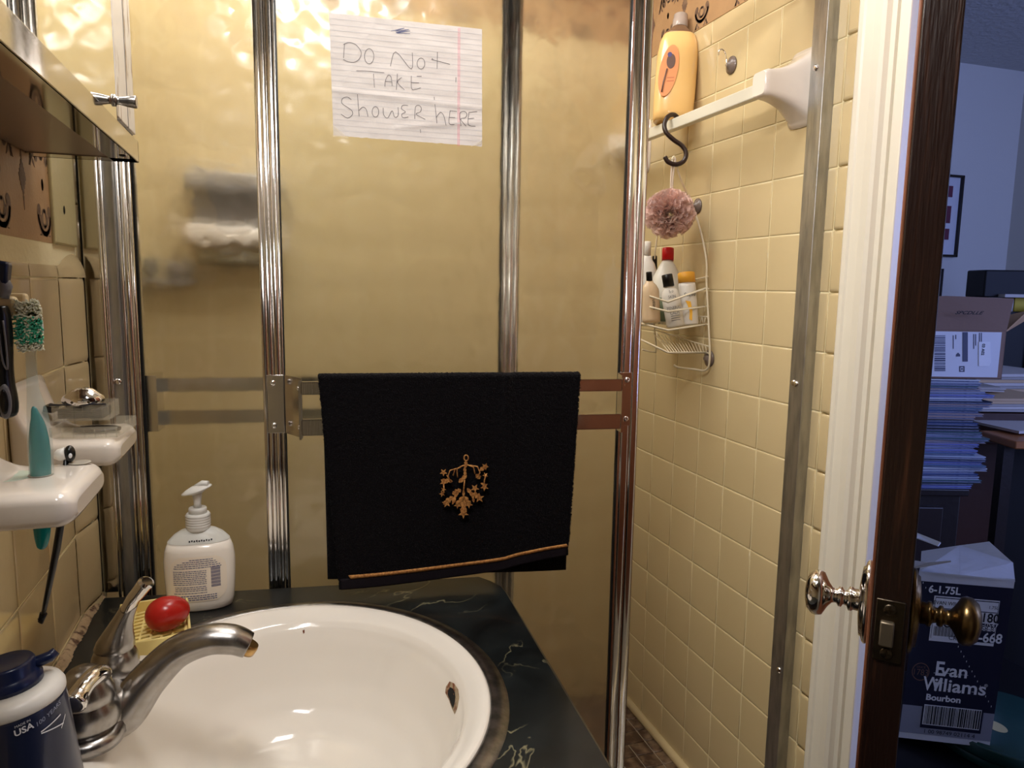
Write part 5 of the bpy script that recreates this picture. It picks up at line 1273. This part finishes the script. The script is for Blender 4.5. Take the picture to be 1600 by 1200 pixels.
B().face([Mx @ Vector((xr_, .0, bwz)), Mx @ Vector((xr_, .20, bwz)), aD(1640, 478, 2.10), aD(1600, 492, 1.92)]).build('side_flap', card_in, cb, normals=False, solid=.003)
Mlab = Mx @ frame((0, -.0008, 0), (1, 0, 0), (0, 0, 1))
lx0 = -.10; lx1 = xr_-.012
lb = B().face([Mlab @ Vector((lx0, .006, 0)), Mlab @ Vector((lx1, .006, 0)), Mlab @ Vector((lx1, bwz-.003, 0)), Mlab @ Vector((lx0, bwz-.003, 0))]).build('shipping_label', label_w, cb, normals=False)
def lpx(x, y): p = aPl(x, y, Mx @ Vector((0, -.001, 0)), (Mx.to_3x3() @ Vector((0, 1, 0)))); q = Mx.inverted() @ p; return q.x, q.z
b = B()
random.seed(8); yy = 524
while yy < 579:
    h_ = random.choice((1, 1.6, 2.6)); b.face([Mlab @ Vector((*lpx(x, y), .0008)) for x, y in ((1460, yy+h_), (1477, yy+h_), (1477, yy), (1460, yy))]); yy += h_+random.choice((.8, 1.3))
b.prism([lpx(x, y) for x, y in ((1504, 565), (1512, 565), (1512, 519), (1504, 519))], Mlab, .0008)
for x, y0, y1 in ((1489, 524, 545), (1493, 523, 530), (1521, 522, 545), (1524, 522, 540), (1530, 520, 548), (1533, 520, 540)): b.prism([lpx(x, y1), lpx(x+1, y1), lpx(x+1, y0), lpx(x, y0)], Mlab, .0008)
b.prism([lpx(x, y) for x, y in ((1494, 557), (1500, 557), (1500, 554), (1497, 551), (1494, 554))], Mlab, .0008)
for q in (((1499, 581), (1507, 581), (1507, 579.5), (1499, 579.5)), ((1499, 573.5), (1507, 573.5), (1507, 572), (1499, 572)), ((1499, 581), (1500.5, 581), (1500.5, 572), (1499, 572)), ((1505.5, 581), (1507, 581), (1507, 572), (1505.5, 572)), ((1502, 578), (1504, 578), (1504, 575), (1502, 575))): b.prism([lpx(*k) for k in q], Mlab, .0008)
b.build('label_print', mat('grey_black_print', (84, 86, 108), .6), lb, normals=False)
s_ = B().prism([lpx(x, y) for x, y in ((1529, 572), (1545, 572), (1548, 566), (1547, 534), (1529, 534))], Mlab @ Matrix.Translation((0, 0, .0009)), .0006).build('sticker', mat('white_sticker', (246, 246, 250), .4), cb)
c5 = lpx(1535.5, 546); B().text('03 A02', Mlab, .010, c5[0], c5[1], h=.0020, rot=-PI/2, bold=.0003).build('print', print_b, s_, normals=False)
# printed word on the flap, mirrored as seen from outside
v1_ = (aD(1478, 463, 1.98)-Mx @ Vector((xl_, .0, bwz))); fo_ = aD(1514, 490, 1.95)
n1 = (Mx @ Vector((xr_, 0, bwz))-Mx @ Vector((xl_, 0, bwz))).normalized(); upv = (aD(1530, 466, 1.98)-aD(1505, 514, 1.93)).normalized(); nn = n1.cross(upv)
if nn.dot(fw) > 0: nn = -nn
pp = aPl(1513, 490, Mx @ Vector((xr_, 0, bwz)), nn)
B().text('SPCDLLE', frame(pp+nn*.003, n1, upv), .018, 0, 0, h=.0006, bold=.0004, shear=.2).build('flap_print', print_b, cb, normals=False)

# desk side with folders, printer etc.
dk = thing('brown_desk', 'dark brown desk side carrying the folder piles', 'desk', tuple(aD(1560, 900, 2.3)))
dz = aD(1560, 645, 2.25).z; Mdk = Mo(Vector((aD(1560, 645, 2.25).x, aD(1560, 645, 2.25).y, 0)))
B().box(-.13, .9, 0, .5, dz-.10, dz-.001, Mdk, bev=.003).box(-.13, .06, .06, .5, 0, dz-.10, Mdk).build('desk_body', mat('mahogany', (66, 38, 28), .4, bump=(30, .001)), dk)
B().box(.06, .9, .10, .14, 0, dz-.10, Mdk).build('under_desk_shadow', mat('matte_black', (10, 10, 12), .6), dk)  # black sheet standing in for the shadow beneath the desk
def pile(prefix, label, group, x, y, D, n, w, d, th, ms, rz0=0, pj=.02):
    p = aD(x, y, D)
    for k in range(n):
        M = Mo(Vector((p.x, p.y, p.z+k*th)), rz0+random.uniform(-.08, .08)); o = B().box(-w/2+random.uniform(-pj, pj), w/2+random.uniform(-pj, pj), 0, d, .0002, th-.0004, M, bev=.0008)
        o.build(prefix, ms[k % len(ms)], None, label=label, cat=prefix.split('_')[-1], group=group)
    return p.z+n*th
manila = mat('manila', (206, 176, 140), .7); greyf = mat('grey_paper', (170, 164, 160), .7); whitef = mat('off_white_paper', (206, 200, 196), .7)
pile('paper_folder', 'folder in the low pile at the front corner of the brown desk', 'folders at the desk corner', 1585, 644, 2.25, 5, .27, .25, .0085, [greyf, whitef, greyf, manila, manila])
pile('paper_folder', 'folder in the taller pile behind the flat manila one', 'folders further back on the desk', 1592, 622, 2.52, 8, .42, .28, .0105, [whitef, greyf, manila, greyf, whitef, manila, greyf, whitef], .1, .04)
pile('loose_paper', 'loose paper lying between the magazine stack and the folders', 'loose papers beside the magazine stack', 1532, 612, 2.35, 4, .14, .2, .004, [whitef, greyf])
sp_ = aD(1590, 690, 2.0); cht = thing('wooden_side_table', 'orange brown wooden table edge at the right border', 'table', tuple(sp_))
Ms = Mo(Vector((sp_.x, sp_.y, 0)), .0)
B().box(-.005, .5, 0, .16, sp_.z-.022, sp_.z, Ms, bev=.004).build('table_top', desk_m, cht)
B().box(.0, .03, .05, .08, 0, sp_.z-.02, Ms).build('leg', dark_wood2, cht); B().box(.45, .48, .05, .08, 0, sp_.z-.02, Ms).build('leg', dark_wood2, cht)
B().box(0, .25, 0, .18, .0005, .008, Mo(aD(1592, 678, 2.08)+Vector((0, 0, 0)), .2)).build('loose_paper', whitef, None, label='white papers on the orange wooden table at the right border', cat='paper')
# dark cabinet/chair mass and the black printer
bz_ = aD(1600, 582, 2.9)
kb = thing('black_cabinet', 'black open cabinet behind the cardboard box', 'cabinet', tuple(bz_)); Mkb = Mo(Vector((aD(1570, 580, 2.85).x, aD(1570, 580, 2.85).y, 0)))
B().box(-.10, .75, 0, .14, 0, aD(1570, 492, 2.85).z, Mkb).build('cabinet_body', mat('matte_black', (10, 10, 12), .6), kb)
B().box(.075, .6, -.02, 0, 0, aD(1590, 478, 2.85).z, Mkb).build('grey_side', mat('grey_panel', (96, 94, 98), .5), kb)
pz = aD(1570, 466, 2.85)
pr_ = thing('printer', 'black printer on top of the black cabinet at the right border', 'printer', tuple(pz)); Mpr = Mo(Vector((pz.x, pz.y, 0)))
zz0, zz1 = aD(1570, 492, 2.85).z, pz.z
B().box(-.04, .55, .0, .13, zz0+.001, zz0+.012, Mpr).box(-.04, .0, .01, .12, zz0+.01, zz1+.001, Mpr).box(-.04, .5, .115, .13, zz0, zz1+.001, Mpr).build('stand', MATS['matte_black'], pr_)
B().box(-.078, .55, .01, .13, zz1+.002, aD(1570, 422, 2.85).z, Mpr, bev=.006).build('printer_body', MATS['matte_black'], pr_)
B().box(-.02, .3, -.03, .05, zz1+.004, zz1+.016, Mpr).build('paper_tray', whitef, pr_)
B().box(.055, .25, .02, .10, zz0+.013, zz0+.08, Mpr).build('yellow_folder', mat('yellow_card', (214, 186, 50), .6), None, label='yellow folder under the black printer', cat='folder')
B().box(.01, .05, .02, .10, zz0+.013, zz0+.06, Mpr).build('paper_stack', whitef, None, label='pale paper beside the yellow folder under the printer', cat='paper')
